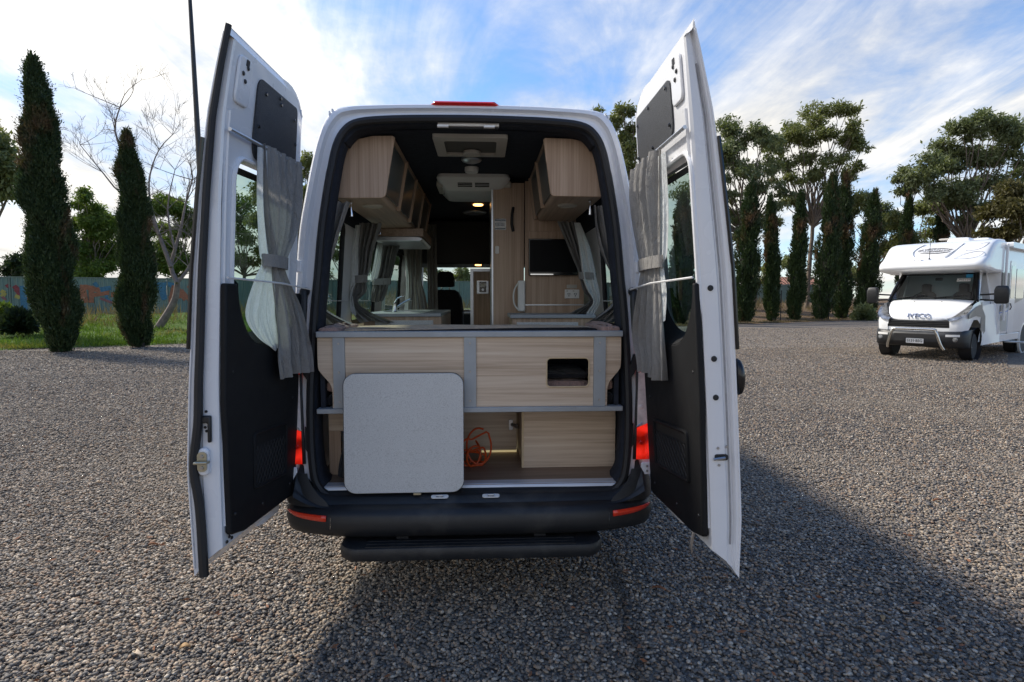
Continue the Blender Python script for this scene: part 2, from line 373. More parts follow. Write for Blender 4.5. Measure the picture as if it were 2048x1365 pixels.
    def build(s, name, m, parent=None, bevel=0.0, seg=2, smooth=True, ang=35, origin=None, solid=0.0, subsurf=0):
        off = OFF[root_of(parent).name] if parent is not None else Vector((0, 0, 0))
        if parent is None:
            if origin is None:
                a = np.array(s.v); off = Vector(((a[:, 0].min() + a[:, 0].max()) / 2, (a[:, 1].min() + a[:, 1].max()) / 2, a[:, 2].min()))
            else: off = Vector(origin)
        me = bpy.data.meshes.new(name)
        me.from_pydata([(q[0] - off.x, q[1] - off.y, q[2] - off.z) for q in s.v], [], s.f)
        bm = bmesh.new(); bm.from_mesh(me); bmesh.ops.recalc_face_normals(bm, faces=bm.faces); bm.to_mesh(me); bm.free()
        if smooth:
            me.polygons.foreach_set('use_smooth', [True] * len(me.polygons)); me.set_sharp_from_angle(angle=R(ang))
        me.materials.append(m if not isinstance(m, str) else M[m])
        o = link_mesh(name, me, parent)
        if parent is None: o.location = off; OFF[o.name] = off
        if subsurf:
            q = o.modifiers.new('subsurf', 'SUBSURF'); q.levels = subsurf; q.render_levels = subsurf
        if solid:
            q = o.modifiers.new('solid', 'SOLIDIFY'); q.thickness = solid; q.offset = 0
        if bevel:
            q = o.modifiers.new('bevel', 'BEVEL'); q.width = bevel; q.segments = seg; q.limit_method = 'ANGLE'; q.angle_limit = R(30)
        return o
def root_of(o):
    while o.parent is not None: o = o.parent
    return o
def np_mesh(name, V, F, m, parent=None, smooth=False, off=(0, 0, 0)):
    V = np.asarray(V, dtype=np.float32) - np.asarray(off, dtype=np.float32); F = np.asarray(F, dtype=np.int32)
    me = bpy.data.meshes.new(name); k = F.shape[1]
    me.vertices.add(len(V)); me.vertices.foreach_set('co', V.ravel())
    me.loops.add(F.size); me.loops.foreach_set('vertex_index', F.ravel())
    me.polygons.add(len(F)); me.polygons.foreach_set('loop_start', np.arange(0, F.size, k, dtype=np.int32))
    if smooth: me.polygons.foreach_set('use_smooth', np.ones(len(F), dtype=bool))
    me.update(calc_edges=True)
    me.materials.append(m if not isinstance(m, str) else M[m])
    return link_mesh(name, me, parent)
def rrect(x0, x1, y0, y1, r, n=5):
    if not isinstance(r, (list, tuple)): r = [r] * 4           # br, tr, tl, bl
    out = []
    for (cx_, cy_, a0), q in zip(((x1, y0, -90), (x1, y1, 0), (x0, y1, 90), (x0, y0, 180)), r):
        sx = -1 if cx_ == x1 else 1; sy = 1 if cy_ == y0 else -1
        for k in range(n + 1):
            a = R(a0 + 90 * k / n); out.append((cx_ + sx * q + q * math.cos(a), cy_ + sy * q + q * math.sin(a)))
    return out
def to_rect(poly, x0, x1, y0, y1):
    """push every point of a loop radially out to a rectangle; the points nearest the corners go to the corners"""
    cx_, cy_ = sum(p[0] for p in poly) / len(poly), sum(p[1] for p in poly) / len(poly)
    out = []
    for p, q in poly:
        dx_, dy_ = p - cx_, q - cy_
        tx = ((x1 - cx_) / dx_ if dx_ > 1e-9 else (x0 - cx_) / dx_ if dx_ < -1e-9 else 1e9)
        ty = ((y1 - cy_) / dy_ if dy_ > 1e-9 else (y0 - cy_) / dy_ if dy_ < -1e-9 else 1e9)
        t = min(tx, ty); out.append((cx_ + dx_ * t, cy_ + dy_ * t))
    for cxy in ((x0, y0), (x0, y1), (x1, y0), (x1, y1)):
        k = min(range(len(out)), key=lambda i: (out[i][0] - cxy[0]) ** 2 + (out[i][1] - cxy[1]) ** 2); out[k] = cxy
    return out
def lerp_tab(tab, x):
    if x <= tab[0][0]: return tab[0][1]
    for (a, p), (b_, q) in zip(tab, tab[1:]):
        if x <= b_: return p + (q - p) * (x - a) / (b_ - a)
    return tab[-1][1]
# a picture position and a distance along the van's axis -> the point there (used to survey the trees)
_cp, _sp, _cy, _sy = math.cos(PITCH), math.sin(PITCH), math.cos(YAW), math.sin(YAW)
_Rv = Vector((_cy, -_sy, 0)); _Fv = Vector((_sy * _cp, _cy * _cp, -_sp)); _Uv = _Rv.cross(_Fv)
def at(u, v, Y):
    d = _Fv + _Rv * ((u - 1024) / 1145) - _Uv * ((v - 682.5) / 1145)
    return Vector(CAM) + d * (Y / d.y)
# ================================================================== SETTING
EA = Vector((-14.7, 18.2, 0)); EU = Vector((0.885, 0.465, 0)).normalized(); EN = Vector((-EU.y, EU.x, 0))   # far edge of the gravel yard
def vp(u, w, z=0.0): q = EA + EU * u + EN * w; return (q.x, q.y, z)
def bank(w, u=0.0): t = max(0.0, min(1.0, w / 15.0)); return (0.62 + 0.006 * max(0.0, min(90.0, u + 10))) * t * t * (3 - 2 * t)

def gravel_ground():
    m, nt, b = mat_base('gravel_ground')
    t = node(nt, 'ShaderNodeTexCoord'); v = t.outputs['Object']
    vo = node(nt, 'ShaderNodeTexVoronoi'); vo.inputs['Scale'].default_value = 38.0; lk(nt, v, vo.inputs['Vector'])
    w2 = node(nt, 'ShaderNodeSeparateColor'); lk(nt, vo.outputs['Color'], w2.inputs[0])
    c = ramp(nt, w2.outputs[0], PEB)
    far = noise(nt, v, 0.35, 6, 0.6); patch = noise(nt, v, 2.2, 5, 0.6)
    c = mixc(nt, 0.30, c, ramp(nt, far, [(0.3, (0.15, 0.132, 0.114)), (0.7, (0.26, 0.225, 0.186))]))
    c = mixc(nt, 0.25, c, ramp(nt, patch, [(0.3, (0.13, 0.118, 0.105)), (0.7, (0.285, 0.245, 0.20))]))
    c = mixc(nt, 1.0, c, (0.80, 0.80, 0.80), 'MULTIPLY')
    lk(nt, c, b.inputs['Base Color']); b.inputs['Roughness'].default_value = 0.85
    e = node(nt, 'ShaderNodeMath', operation='MULTIPLY'); lk(nt, vo.outputs['Distance'], e.inputs[0]); e.inputs[1].default_value = -1.0
    bumpn(nt, b, e.outputs[0], 1.0, 0.03)
    return m
PEB = [(0.0, (0.066, 0.063, 0.062)), (0.20, (0.125, 0.117, 0.110)), (0.40, (0.200, 0.180, 0.157)), (0.56, (0.282, 0.230, 0.179)),
       (0.72, (0.365, 0.284, 0.203)), (0.82, (0.305, 0.199, 0.132)), (0.90, (0.46, 0.372, 0.275)), (1.0, (0.56, 0.50, 0.42))]
g = MB(); S = 900.0
g.add([(-S, -S, 0), (S, -S, 0), (S, S, 0), (-S, S, 0)], [(0, 1, 2, 3)])
ground = g.build('gravel_yard', gravel_ground(), smooth=False, origin=(0, 0, 0)); tag(ground, 'grey and tan pebble yard', kind='structure')

def verge_mat():
    m, nt, b = mat_base('verge_soil'); t = node(nt, 'ShaderNodeTexCoord'); v = t.outputs['Object']
    n1 = noise(nt, v, 0.5, 6, 0.65); n2 = noise(nt, v, 4.0, 6, 0.7); n3 = noise(nt, v, 25, 5, 0.7)
    green = ramp(nt, n2, [(0.3, (0.035, 0.075, 0.012)), (0.55, (0.075, 0.13, 0.022)), (0.75, (0.19, 0.18, 0.06))])
    brown = ramp(nt, n3, [(0.3, (0.075, 0.05, 0.032)), (0.55, (0.15, 0.10, 0.065)), (0.75, (0.24, 0.18, 0.125))])
    s = node(nt, 'ShaderNodeSeparateXYZ'); lk(nt, v, s.inputs[0])
    f = node(nt, 'ShaderNodeMapRange'); f.inputs['From Min'].default_value = -4.0; f.inputs['From Max'].default_value = 7.0; lk(nt, s.outputs[0], f.inputs['Value'])
    f2 = node(nt, 'ShaderNodeMath', operation='ADD', use_clamp=True); lk(nt, f.outputs[0], f2.inputs[0])
    q = node(nt, 'ShaderNodeMapRange'); q.inputs['To Min'].default_value = -0.45; q.inputs['To Max'].default_value = 0.45; lk(nt, n1, q.inputs['Value']); lk(nt, q.outputs[0], f2.inputs[1])
    c = mixc(nt, f2.outputs[0], green, brown)
    lk(nt, c, b.inputs['Base Color']); b.inputs['Roughness'].default_value = 0.95; b.inputs['Specular IOR Level'].default_value = 0.15
    bumpn(nt, b, n3, 0.8, 0.05)
    return m
g = MB(); us = list(np.linspace(-60, 160, 180)); ws = [0, .25, .7, 1.5, 2.5, 4, 6, 8, 10, 12.5, 15, 17, 22, 40, 120, 500]
rows = []
for w in ws:
    row = []
    for u in us:
        j = random.uniform(-.35, .35) if w < .1 else random.uniform(-.1, .1)
        z = -0.03 if w == 0 else bank(w, u) + 0.03 + (random.uniform(-.03, .05) if 0.3 < w < 17 else 0)
        row.append(vp(u * (1 if w < 60 else w / 60 * 1.6), w + j, z))
    rows.append(row)
g.loft(rows); verge = g.build('verge', verge_mat(), origin=(0, 0, 0), ang=80); tag(verge, 'grass and bark bank rising to the fence', kind='structure')

# ---- fence of corrugated sheets, every sheet and post a part
M['fence'] = mat('fence_steel', (0.165, 0.235, 0.205), 0.55, var=0.08, scale=1.5, dirt=((0.20, 0.19, 0.15), 0.35))
M['fencepost'] = mat('fence_post_steel', (0.15, 0.185, 0.155), 0.5, var=0.06)
fz = 0.60; FW = 17.0; PW = 2.4
fo = vp(20, FW, fz)
fence = thing('steel_fence', 'long grey green corrugated steel fence behind the cypress trees, graffiti at its left end', 'fence', fo)
pm = MB(); prof = []
x = 0.0; k = 0
while x < PW - 0.05:
    prof += [(x, 0.0), (x + .05, 0.0), (x + .08, 0.035), (x + .13, 0.035), (x + .16, 0.0)]; x += 0.2
prof = prof[:60]
pm.loft([[(p * EU.x + d * -EN.x, p * EU.y + d * -EN.y, z) for p, d in prof] for z in (0.02, 2.05)])
tm = MB()
def alongbox(mb, u0, u1, w0, w1, z0, z1):
    return mb.box(u0, u1, w0, w1, z0, z1, fn=lambda a, b_, c: (a * EU.x + b_ * EN.x, a * EU.y + b_ * EN.y, c))
sheet0 = rail0 = post0 = None
for i in range(46):
    u = -34 + i * PW; base = Vector(vp(u, FW, bank(FW, u) - .02)) - Vector(fo)
    if sheet0 is None:
        OFF[fence.name] = Vector((0, 0, 0))
        sheet0 = pm.build('sheet', 'fence', fence); a = MB(); alongbox(a, 0, PW, -.05, .03, 2.05, 2.12); rail0 = a.build('rail', 'fencepost', fence, smooth=False); a = MB(); alongbox(a, 0, PW, -.05, .03, 0, .06); rail1 = a.build('rail', 'fencepost', fence, smooth=False)
        a = MB(); alongbox(a, -.035, .035, -.055, .05, -.3, 2.14); post0 = a.build('post', 'fencepost', fence, smooth=False)
        sheet0.location = base; rail0.location = base; rail1.location = base; post0.location = base
    else:
        for q, nm in ((sheet0, 'sheet'), (rail0, 'rail'), (rail1, 'rail'), (post0, 'post')):
            c = q.copy(); COL.objects.link(c); c.parent = fence; c.location = base
# sprayed letters and strokes
def spray(col): return mat('spray_paint_%d' % len(M), col, 0.7, var=0.25, scale=9, bump=0.2, bscale=40)
SP = {'orange': spray((0.33, 0.125, 0.065)), 'blue': spray((0.055, 0.165, 0.25)), 'red': spray((0.25, 0.05, 0.055)), 'yellow': spray((0.42, 0.34, 0.09)), 'pink': spray((0.26, 0.10, 0.10))}
def fence_uz(px, py):
    # where the sight line of a picture point meets the fence plane
    d = at(px, py, 30) - Vector(CAM); t = (EA + EN * (FW - .042) - Vector(CAM)).dot(EN) / d.dot(EN); q = Vector(CAM) + d * t
    return (q - EA).dot(EU), q.z
def stroke(pts, wid, colr):
    uz = [fence_uz(*p) for p in pts]; mb = MB()
    for (u0, z0), (u1, z1) in zip(uz, uz[1:]):
        du, dz_ = u1 - u0, z1 - z0; l = math.hypot(du, dz_) or 1; nu_, nz = -dz_ / l * wid / 2, du / l * wid / 2
        w = FW - .042 - random.uniform(0, .006)
        jit = lambda: random.uniform(.75, 1.2)
        k1, k2 = jit(), jit()
        quad = [(u0 + nu_ * k1, z0 + nz * k1), (u1 + nu_ * k2, z1 + nz * k2), (u1 - nu_ * k2, z1 - nz * k2), (u0 - nu_ * k1, z0 - nz * k1)]
        mb.add([tuple(Vector(vp(a, w, b_)) - Vector(fo)) for a, b_ in quad], [(0, 1, 2, 3)])
    return mb.build('graffiti_stroke', SP[colr], fence, smooth=False)
stroke([(46, 572), (49, 628)], .34, 'blue')
stroke([(156, 605), (165, 570), (172, 606)], .22, 'orange'); stroke([(158, 598), (172, 590)], .2, 'orange')
stroke([(182, 572), (183, 606)], .2, 'orange'); stroke([(170, 574), (218, 586), (178, 592)], .24, 'orange')
stroke([(200, 580), (222, 576)], .3, 'blue'); stroke([(212, 590), (214, 598), (234, 612)], .13, 'blue'); stroke([(222, 590), (240, 590), (236, 574)], .25, 'orange')
stroke([(200, 597), (236, 610)], .15, 'pink'); stroke([(188, 566), (196, 574)], .2, 'blue')
stroke([(312, 572), (332, 574)], .45, 'blue'); stroke([(322, 576), (330, 600)], .3, 'blue'); stroke([(338, 612), (350, 572), (372, 600)], .28, 'orange'); stroke([(338, 598), (368, 590)], .26, 'orange')
stroke([(362, 580), (392, 616)], .22, 'orange'); stroke([(378, 570), (398, 588)], .32, 'orange'); stroke([(382, 600), (400, 596)], .3, 'orange')
stroke([(330, 566), (352, 574)], .3, 'blue'); stroke([(250, 570), (300, 568)], .4, 'blue')
stroke([(12, 574), (20, 570)], .2, 'red'); stroke([(28, 572), (40, 584)], .2, 'red'); stroke([(30, 584), (40, 578), (36, 592)], .16, 'red')
stroke([(2, 582), (10, 586), (4, 594)], .18, 'yellow'); stroke([(30, 592), (40, 596)], .2, 'yellow'); stroke([(4, 594), (12, 600)], .12, 'pink'); stroke([(54, 580), (58, 606)], .2, 'orange')
# ================================================================== CAMPERVAN
def RY(z): return 2.98 + 0.1 * (z - 0.6)
HW = [(.30, .92), (.45, .955), (.7, .968), (1.0, .972), (1.46, .945), (1.7, .93), (1.97, .912), (2.1, .89), (2.27, .86), (2.46, .815)]
def hw(z): return lerp_tab(HW, z)
van = thing('campervan', 'white high roof campervan seen from behind with both rear doors swung open', 'campervan', (0, 6.0, 0))

# --- side walls, outer and inner skin, with window openings
ZB, ZT = 1.34, 2.18
WIN = {-1: [(3.30, 3.98), (4.30, 5.20), (5.55, 6.75), (7.35, 8.35)], 1: [(3.30, 3.98), None, None, (7.35, 8.35)]}
CELL = [(3.2, 4.14), (4.14, 5.38), (5.38, 7.05), (7.05, 8.5)]
def wall(side, inset, name, m, zlo):
    g = MB(); fx = lambda y, z: (side * (hw(z) - inset), y, z)
    zs = np.linspace(ZB, ZT, 7)
    for (y0, y1), wdw in zip(CELL, WIN[side]):
        if wdw is None: g.loft([[fx(y, z) for z in zs] for y in (y0, y1)])
        else:
            pad = 0.0
            hole = rrect(wdw[0] - pad, wdw[1] + pad, 1.40 - pad, 2.10 + pad, 0.09 + pad); out = to_rect(hole, y0, y1, ZB, ZT)
            g.ring(out, hole, fx, 3)
    g.loft([[fx(y, z) for z in np.linspace(zlo, ZB, 6)] for y in (3.2, 5.0, 7.05, 8.5)])
    g.loft([[(fx(0, z)[0], RY(z) + (0.02 if inset == 0 else .05), z) for z in np.linspace(zlo, ZT, 12)], [fx(3.2, z) for z in np.linspace(zlo, ZT, 12)]])
    return g.build(name, m, van, ang=60)
for side in (-1, 1):
    o = wall(side, 0.0, 'side_panel', 'paint', 0.47); tag(o, 'white painted flank of the van')
    wall(side, 0.030, 'inner_side_panel', 'inner_paint', 0.60)
    for wdw in WIN[side]:
        if wdw is None: continue
        loop = rrect(wdw[0], wdw[1], 1.40, 2.10, 0.09); g = MB()
        g.loft([[(side * (hw(z) - i), y, z) for y, z in loop] for i in (0.004, 0.034)], closed=True)
        lp2 = rrect(wdw[0] + .035, wdw[1] - .035, 1.435, 2.065, 0.07)
        g.ring(loop, lp2, lambda y, z: (side * (hw(z) - .012), y, z))
        fr = g.build('window_frame', 'rubber', van, smooth=False)
        g = MB(); lp3 = rrect(wdw[0] + .01, wdw[1] - .01, 1.41, 2.09, 0.08)
        g.add([(side * (hw(z) - .008), y, z) for y, z in lp3], [tuple(range(len(lp3)))]); g.build('side_window', 'glass', van, smooth=False)

# --- roof
RC = [(hw(2.18), 2.18), (.86, 2.27), (.815, 2.46), (.765, 2.575), (.69, 2.625), (.45, 2.642), (0, 2.65)]
full = [(-x, z) for x, z in RC] + [(x, z) for x, z in RC[::-1][1:]]
g = MB()
rowsY = [lambda z: RY(z) + .02, lambda z: 3.6, lambda z: 5.5, lambda z: 7.3]
rws = [[(x, f(z), z) for x, z in full] for f in rowsY]
rws.append([(x * .97, 7.9, 2.18 + (z - 2.18) * .75) for x, z in full]); rws.append([(x * .90, 8.35, 2.14 + (z - 2.18) * .12) for x, z in full])
g.loft(rws); g.build('roof', 'paint', van, ang=50)
# --- cab front: windscreen, pillars, bonnet, nose
g = MB(); wsl = [(-.80, 8.35, 2.14), (.80, 8.35, 2.14), (.90, 9.05, 1.42), (-.90, 9.05, 1.42)]; g.add(wsl, [(0, 1, 2, 3)]); g.build('windscreen', 'glass_clear', van, smooth=False)
g = MB()
for s_ in (-1, 1): g.tube([(s_ * .83, 8.33, 2.15), (s_ * .93, 9.05, 1.40)], .05, 8); g.add([(s_ * .89, 8.5, 2.10), (s_ * .93, 8.5, 1.34), (s_ * .93, 9.08, 1.40), (s_ * .84, 8.36, 2.14)], [(0, 1, 2, 3)])
g.loft([[(x * w_, y, z) for x in (-1, -.6, 0, .6, 1)] for y, z, w_ in ((9.03, 1.42, .92), (9.3, 1.33, .93), (9.75, 1.12, .9), (9.95, .95, .86), (10.0, .7, .88), (9.98, .38, .9))])
for s_ in (-1, 1): g.loft([[(s_ * .955, 8.45, z) for z in (.36, .8, 1.2, 1.38)], [(s_ * .955, 9.1, z) for z in (.36, .8, 1.2, 1.38)], [(s_ * .9, 9.75, z) for z in (.36, .7, .95, 1.1)], [(s_ * .88, 9.98, z) for z in (.36, .6, .8, .92)]])
g.build('cab_nose', 'paint', van, ang=50)
g = MB(); g.box(-.88, .88, 3.05, 9.5, .42, .585); g.build('underbody', 'rubber', van, smooth=False)
g = MB(); g.box(-.80, .80, 8.45, 9.0, 1.0, 1.36); g.box(-.80, .80, 8.3, 8.45, 1.1, 1.40); g.build('dashboard', 'cabdark', van, bevel=.04)
# --- wheels
def wheel(parent, x, y, r, w, sgn, local=False):
    t = MB(); t.lathe([(r * .62, -w / 2), (r * .93, -w / 2), (r, -w / 2 + .03), (r, w / 2 - .03), (r * .93, w / 2), (r * .62, w / 2)], (x, y, r), 'x', 32); tyre = t.build('wheel', 'tyre', parent)
    h = MB(); h.lathe([(r * .63, sgn * w * .42), (r * .55, sgn * w * .30), (r * .30, sgn * w * .20), (r * .22, sgn * w * .36), (.001, sgn * w * .36)], (x, y, r), 'x', 24, cap=False); h.build('rim', 'steel', tyre)
    return tyre
for s_ in (-1, 1):
    wheel(van, s_ * .83, 4.75, .345, .22, s_); wheel(van, s_ * .83, 8.75, .345, .22, s_)

# --- rear frame round the opening
SEAL = [(.74, .555), (.80, .60), (.84, .70), (.857, 1.0), (.842, 1.46), (.822, 1.7), (.797, 1.99), (.757, 2.26), (.724, 2.42), (.675, 2.508), (.60, 2.55), (.43, 2.567), (.2, 2.574), (0, 2.576)]
OUTR = [(.93, .45), (.955, .55), (.968, .70), (.972, 1.0), (.945, 1.46), (.93, 1.7), (.912, 1.97), (.86, 2.27), (.815, 2.46), (.765, 2.575), (.69, 2.625), (.45, 2.642), (.21, 2.648), (0, 2.65)]
def smooth_poly(p, n=4):
    out = []
    for i in range(len(p) - 1):
        p0 = p[max(i - 1, 0)]; p1 = p[i]; p2 = p[i + 1]; p3 = p[min(i + 2, len(p) - 1)]
        for k in range(n):
            t = k / n; t2 = t * t; t3 = t2 * t
            out.append(tuple(.5 * ((2 * p1[j]) + (-p0[j] + p2[j]) * t + (2 * p0[j] - 5 * p1[j] + 4 * p2[j] - p3[j]) * t2 + (-p0[j] + 3 * p1[j] - 3 * p2[j] + p3[j]) * t3) for j in range(len(p1))))
    out.append(p[-1]); return out
def mirror(half): return [(-x, z) for x, z in half] + [(x, z) for x, z in half[::-1][1:]]
sealc = mirror(smooth_poly(SEAL)); outc = mirror(smooth_poly(OUTR))
g = MB(); PROF = [(0, .05), (.05, .008), (.16, -.006), (.40, -.010), (.46, .012), (.50, .022), (.68, .022), (.72, .004), (.92, .0), (1.0, .016)]
g.loft([[(ox + (ix - ox) * k, RY(oz + (iz - oz) * k) + dy_, oz + (iz - oz) * k) for (ox, oz), (ix, iz) in zip(outc, sealc)] for k, dy_ in PROF])
g.build('rear_frame', 'paint', van, ang=40)
g = MB(); g.tube([(x * .985, RY(z) - .006, z - (.012 if z > 2.3 else 0)) for x, z in sealc], .021, 8); g.build('opening_seal', 'rubber', van)
g = MB(); inner = [(x * .955 if abs(x) > .01 else x, z - (.035 if z > 2.45 else .012 * max(0, (z - 2.0)) * 2)) for x, z in sealc]
g.loft([[(x * .99, RY(z) + .0, z) for x, z in sealc], [(x, RY(z) + .03, z) for x, z in inner], [(x * 1.0, RY(z) + .14, z) for x, z in inner], [(x * 1.03, RY(z) + .22, z + .01) for x, z in inner]])
g.build('inner_surround', 'dark', van, ang=50)
# headliner
HC = [(hw(2.1) - .033, 2.1), (.82, 2.27), (.765, 2.40), (.70, 2.475), (.58, 2.515), (.3, 2.532), (0, 2.536)]
hl = mirror(smooth_poly(HC))
g = MB(); g.loft([[(x, y, z) for x, z in hl] for y in (3.28, 5.0, 7.3)] + [[(x * .97, 8.2, 2.05 + (z - 2.1) * .3) for x, z in hl]]); g.build('headliner', 'dark', van, ang=50)
# brake lamp, roof strip, small gutter ends
g = MB()
def blp(u, w):
    x = -.215 + .37 * u; e = min(1, min(u, 1 - u) * 14); h = .032 * (.55 + .45 * e); a = w * math.pi
    return (x, RY(2.64) + .02 - .045 * math.sin(a) * (.4 + .6 * e), 2.632 + h * (1 - math.cos(a)) / 2 - .004)
g.grid(blp, 28, 6); g.build('high_brake_lamp', 'red', van, ang=60)
for s_ in (-1, 1):
    g = MB(); g.box(s_ * .735 - .004, s_ * .735 + .004, 3.175, 3.3, 2.575, 2.606); g.box(s_ * .75 - .003, s_ * .75 + .003, 3.172, 3.3, 2.565, 2.594); g.build('roof_joint', 'inner_paint', van, smooth=False)
# --- tail lamps, black filler strip, plate under the lamp
for s_ in (-1, 1):
    def lamp(z0, z1, m, name, k0=0.0, k1=0.0):
        g = MB()
        def f(u, w):
            za = z0 - k0 * (1 - u); zb = z1 - k1 * (1 - u); z = za + (zb - za) * w
            x0 = .876 + .021 * (z - .74) / .55; a = u * math.pi / 2
            return (s_ * (x0 + (.985 - x0) * math.sin(a)), RY(z) - .030 + .20 * (1 - math.cos(a)) ** 3, z)
        g.grid(f, 12, 4); return g.build(name, m, van, ang=60)
    lamp(1.205, 1.30, 'redlit', 'tail_lamp'); cl = lamp(.972, 1.203, 'clearlens', 'reversing_lamp', k0=.06); lamp(.742, .970, 'redlit', 'tail_lamp', k1=.06)
    g = MB(); g.tube([(s_ * .882, RY(.93) - .031, .915), (s_ * .905, RY(.95) - .032, .93), (s_ * .93, RY(.96) - .022, .95)], .004, 5); g.build('lens_rib', 'steel', cl)
    for zz in (.83, 1.02, 1.12):
        g = MB(); g.lathe([(.013, 0), (.010, -.004), (.001, -.005)], (s_ * .906, RY(zz) - .030, zz), 'y', 12); g.build('bulb', 'clearlens' if zz > 1 else 'red', van)
    g = MB(); g.loft([[(s_ * x, RY(z) - .018, z) for x, z in r] for r in ([(.862, .74), (.872, .9), (.882, 1.1), (.888, 1.32)], [(.885, .74), (.893, .9), (.901, 1.1), (.905, 1.32)])]); g.build('lamp_filler', 'rubber', van, solid=.012)
    g = MB(); g.prism(rrect(.90, .96, .665, .73, .012), 0, .012, lambda p, q, a: (s_ * p, RY(q) - .03 - a, q)); pl = g.build('lamp_plate', 'paint', van, bevel=.004)
    g = MB()
    for zz in (.685, .71): g.lathe([(.006, 0), (.006, -.006), (.001, -.007)], (s_ * .93, RY(zz) - .042, zz), 'y', 10)
    g.build_each('screw', 'steel', pl)
    # grab handle on the pillar
    g = MB(); pth = [(.872, 1.63), (.866, 1.60), (.866, 1.50), (.870, 1.41), (.886, 1.35), (.915, 1.325)]
    ps = smooth_poly([(s_ * x, RY(z) - .05 - .02 * math.sin(max(0, min(1, (z - 1.3) / .33)) * math.pi), z) for x, z in pth], 5)
    g.tube(ps, [.012 + .009 * math.sin(math.pi * min(1, .2 + i / len(ps))) for i in range(len(ps))], 10); gh = g.build('grab_handle', 'plastic', van)
    g = MB(); g.lathe([(.022, .06), (.024, .02), (.016, 0), (.001, -.002)], (s_ * .872, RY(1.63) - .045, 1.635), 'y', 14); g.build('handle_foot', 'plastic', gh)
    # striker plate and bump stop on the pillar
    g = MB(); g.prism(rrect(.888, .918, 1.735, 1.80, .008), 0, .022, lambda p, q, a: (s_ * p, RY(q) + .004 - a, q)); g.build('door_stop', 'paint', van, bevel=.006)
    g = MB(); g.prism([(.846, 1.16), (.875, 1.20), (.888, 1.23), (.888, 1.30), (.872, 1.30), (.858, 1.25), (.846, 1.235)], 0, .02, lambda p, q, a: (s_ * p, RY(q) - .004 - a, q)); g.build('hinge_cover', 'rubber', van)
    g = MB(); g.prism([(.849, .79), (.868, .82), (.868, .93), (.849, .90)], 0, .012, lambda p, q, a: (s_ * p, RY(q) - .004 - a, q)); g.build('hinge_cover', 'rubber', van)
# --- sill, threshold, bumper, step
g = MB(); g.loft([[(x, 3.06, .612), (x, 3.0, .612), (x, 2.992, .604), (x, 2.988, .592)] for x in np.linspace(-.775, .775, 8)]); o = g.build('sill_plate', 'alu', van); o.data.materials[0] = mat('sill_aluminium', (.66, .68, .72), .4, metal=.35, var=.05)
g = MB()
def thr(u, w):
    x = -.90 + 1.80 * u; e = abs(x) / .9; pr_ = [(2.99, .595), (2.975, .585), (2.93, .578), (2.90, .560), (2.885, .545), (2.87, .548), (2.855, .540)]
    i = w * (len(pr_) - 1); a = int(min(i, len(pr_) - 2)); t = i - a
    y = pr_[a][0] + (pr_[a + 1][0] - pr_[a][0]) * t; z = pr_[a][1] + (pr_[a + 1][1] - pr_[a][1]) * t
    lift = max(0, (abs(x) - .72) / .18) ** 2 * .15 * (1 - .6 * w)
    return (x, y + .02 * e ** 4, z + lift)
g.grid(thr, 48, 18); g.build('threshold', 'plastic', van, ang=60)
for px_ in (-.165, .10):
    g = MB(); g.prism(rrect(px_ - .045, px_ + .045, -.012, .014, .012), 0, .004, lambda p, q, a: (p, 2.915 + q, .572 + a + q * .3)); lt = g.build('latch_plate', 'white_pl', van)
    g = MB(); g.tube([(px_ - .014, 2.915, .572), (px_ - .014, 2.905, .585), (px_ + .014, 2.905, .585), (px_ + .014, 2.915, .572)], .004, 8); g.build('latch', 'steel', lt)
PL = smooth_poly([(0, 2.795), (.45, 2.80), (.66, 2.815), (.80, 2.845), (.90, 2.89), (.958, 2.96), (.985, 3.08), (.99, 3.45)], 5)
plan = [(-x, y) for x, y in PL[::-1]] + PL[1:]
def bumper_rows(lo, hi_x, name, parent):
    g = MB(); yat = lambda x_: lerp_tab(plan, x_); pts = [(x_, yat(x_)) for x_ in sorted({lo, hi_x} | {q[0] for q in plan if lo <= q[0] <= hi_x})]
    rows_ = []
    for dy_, z in ((.16, .375), (.055, .392), (.012, .415), (.0, .455), (.004, .510), (.02, .535), (.05, .545), (.085, .55)):
        rows_.append([(x - math.copysign(dy_ * .6 * max(0, min(1, (abs(x) - .6) / .35)), x), min(y + dy_, 3.45), z) for x, y in pts])
    g.loft(rows_); return g.build(name, 'plastic', parent, ang=70)
bp = bumper_rows(-.703, .703, 'bumper', van); tag(bp, 'black plastic rear bumper')
for s_ in (-1, 1):
    lo, hi_ = (-.99, -.704) if s_ < 0 else (.704, .99)
    cn = bumper_rows(lo, hi_, 'bumper_corner', van)
    # upstand of the corner beside the opening
    g = MB(); rws = []
    for z, x0, x1 in ((.545, .72, .985), (.57, .74, .987), (.60, .78, .985), (.64, .815, .98), (.67, .835, .976), (.70, .845, .972)):
        row = []
        for k in range(9):
            t = k / 8; x = x0 + (x1 - x0) * math.sin(t * math.pi / 2); y = RY(z) - .05 - (.70 - z) * .32 + .22 * (1 - math.cos(t * math.pi / 2)) ** 1.5
            row.append((s_ * x, y, z))
        rws.append(row)
    g.loft(rws); g.build('bumper_upstand', 'plastic', van, ang=60)
    # red reflector
    g = MB(); rp = [q for q in PL if .715 <= q[0] <= .945]; top, bot = [], []
    for x, y in rp:
        k = (x - .715) / .23; top.append((s_ * x, y - .004, .519 + .006 * k)); bot.append((s_ * x, y - .005, .490 + .006 * k + .020 * k ** 3))
    g.loft([top, bot]); o = g.build('reflector', 'redlit', van, solid=.01); o.data.materials[0] = M['red2'] if 'red2' in M else M.setdefault('red2', mat('red_reflector', (0.88, 0.055, 0.02), 0.15, var=.1, scale=90, bump=.4, bscale=300, coat=.6))
g = MB()
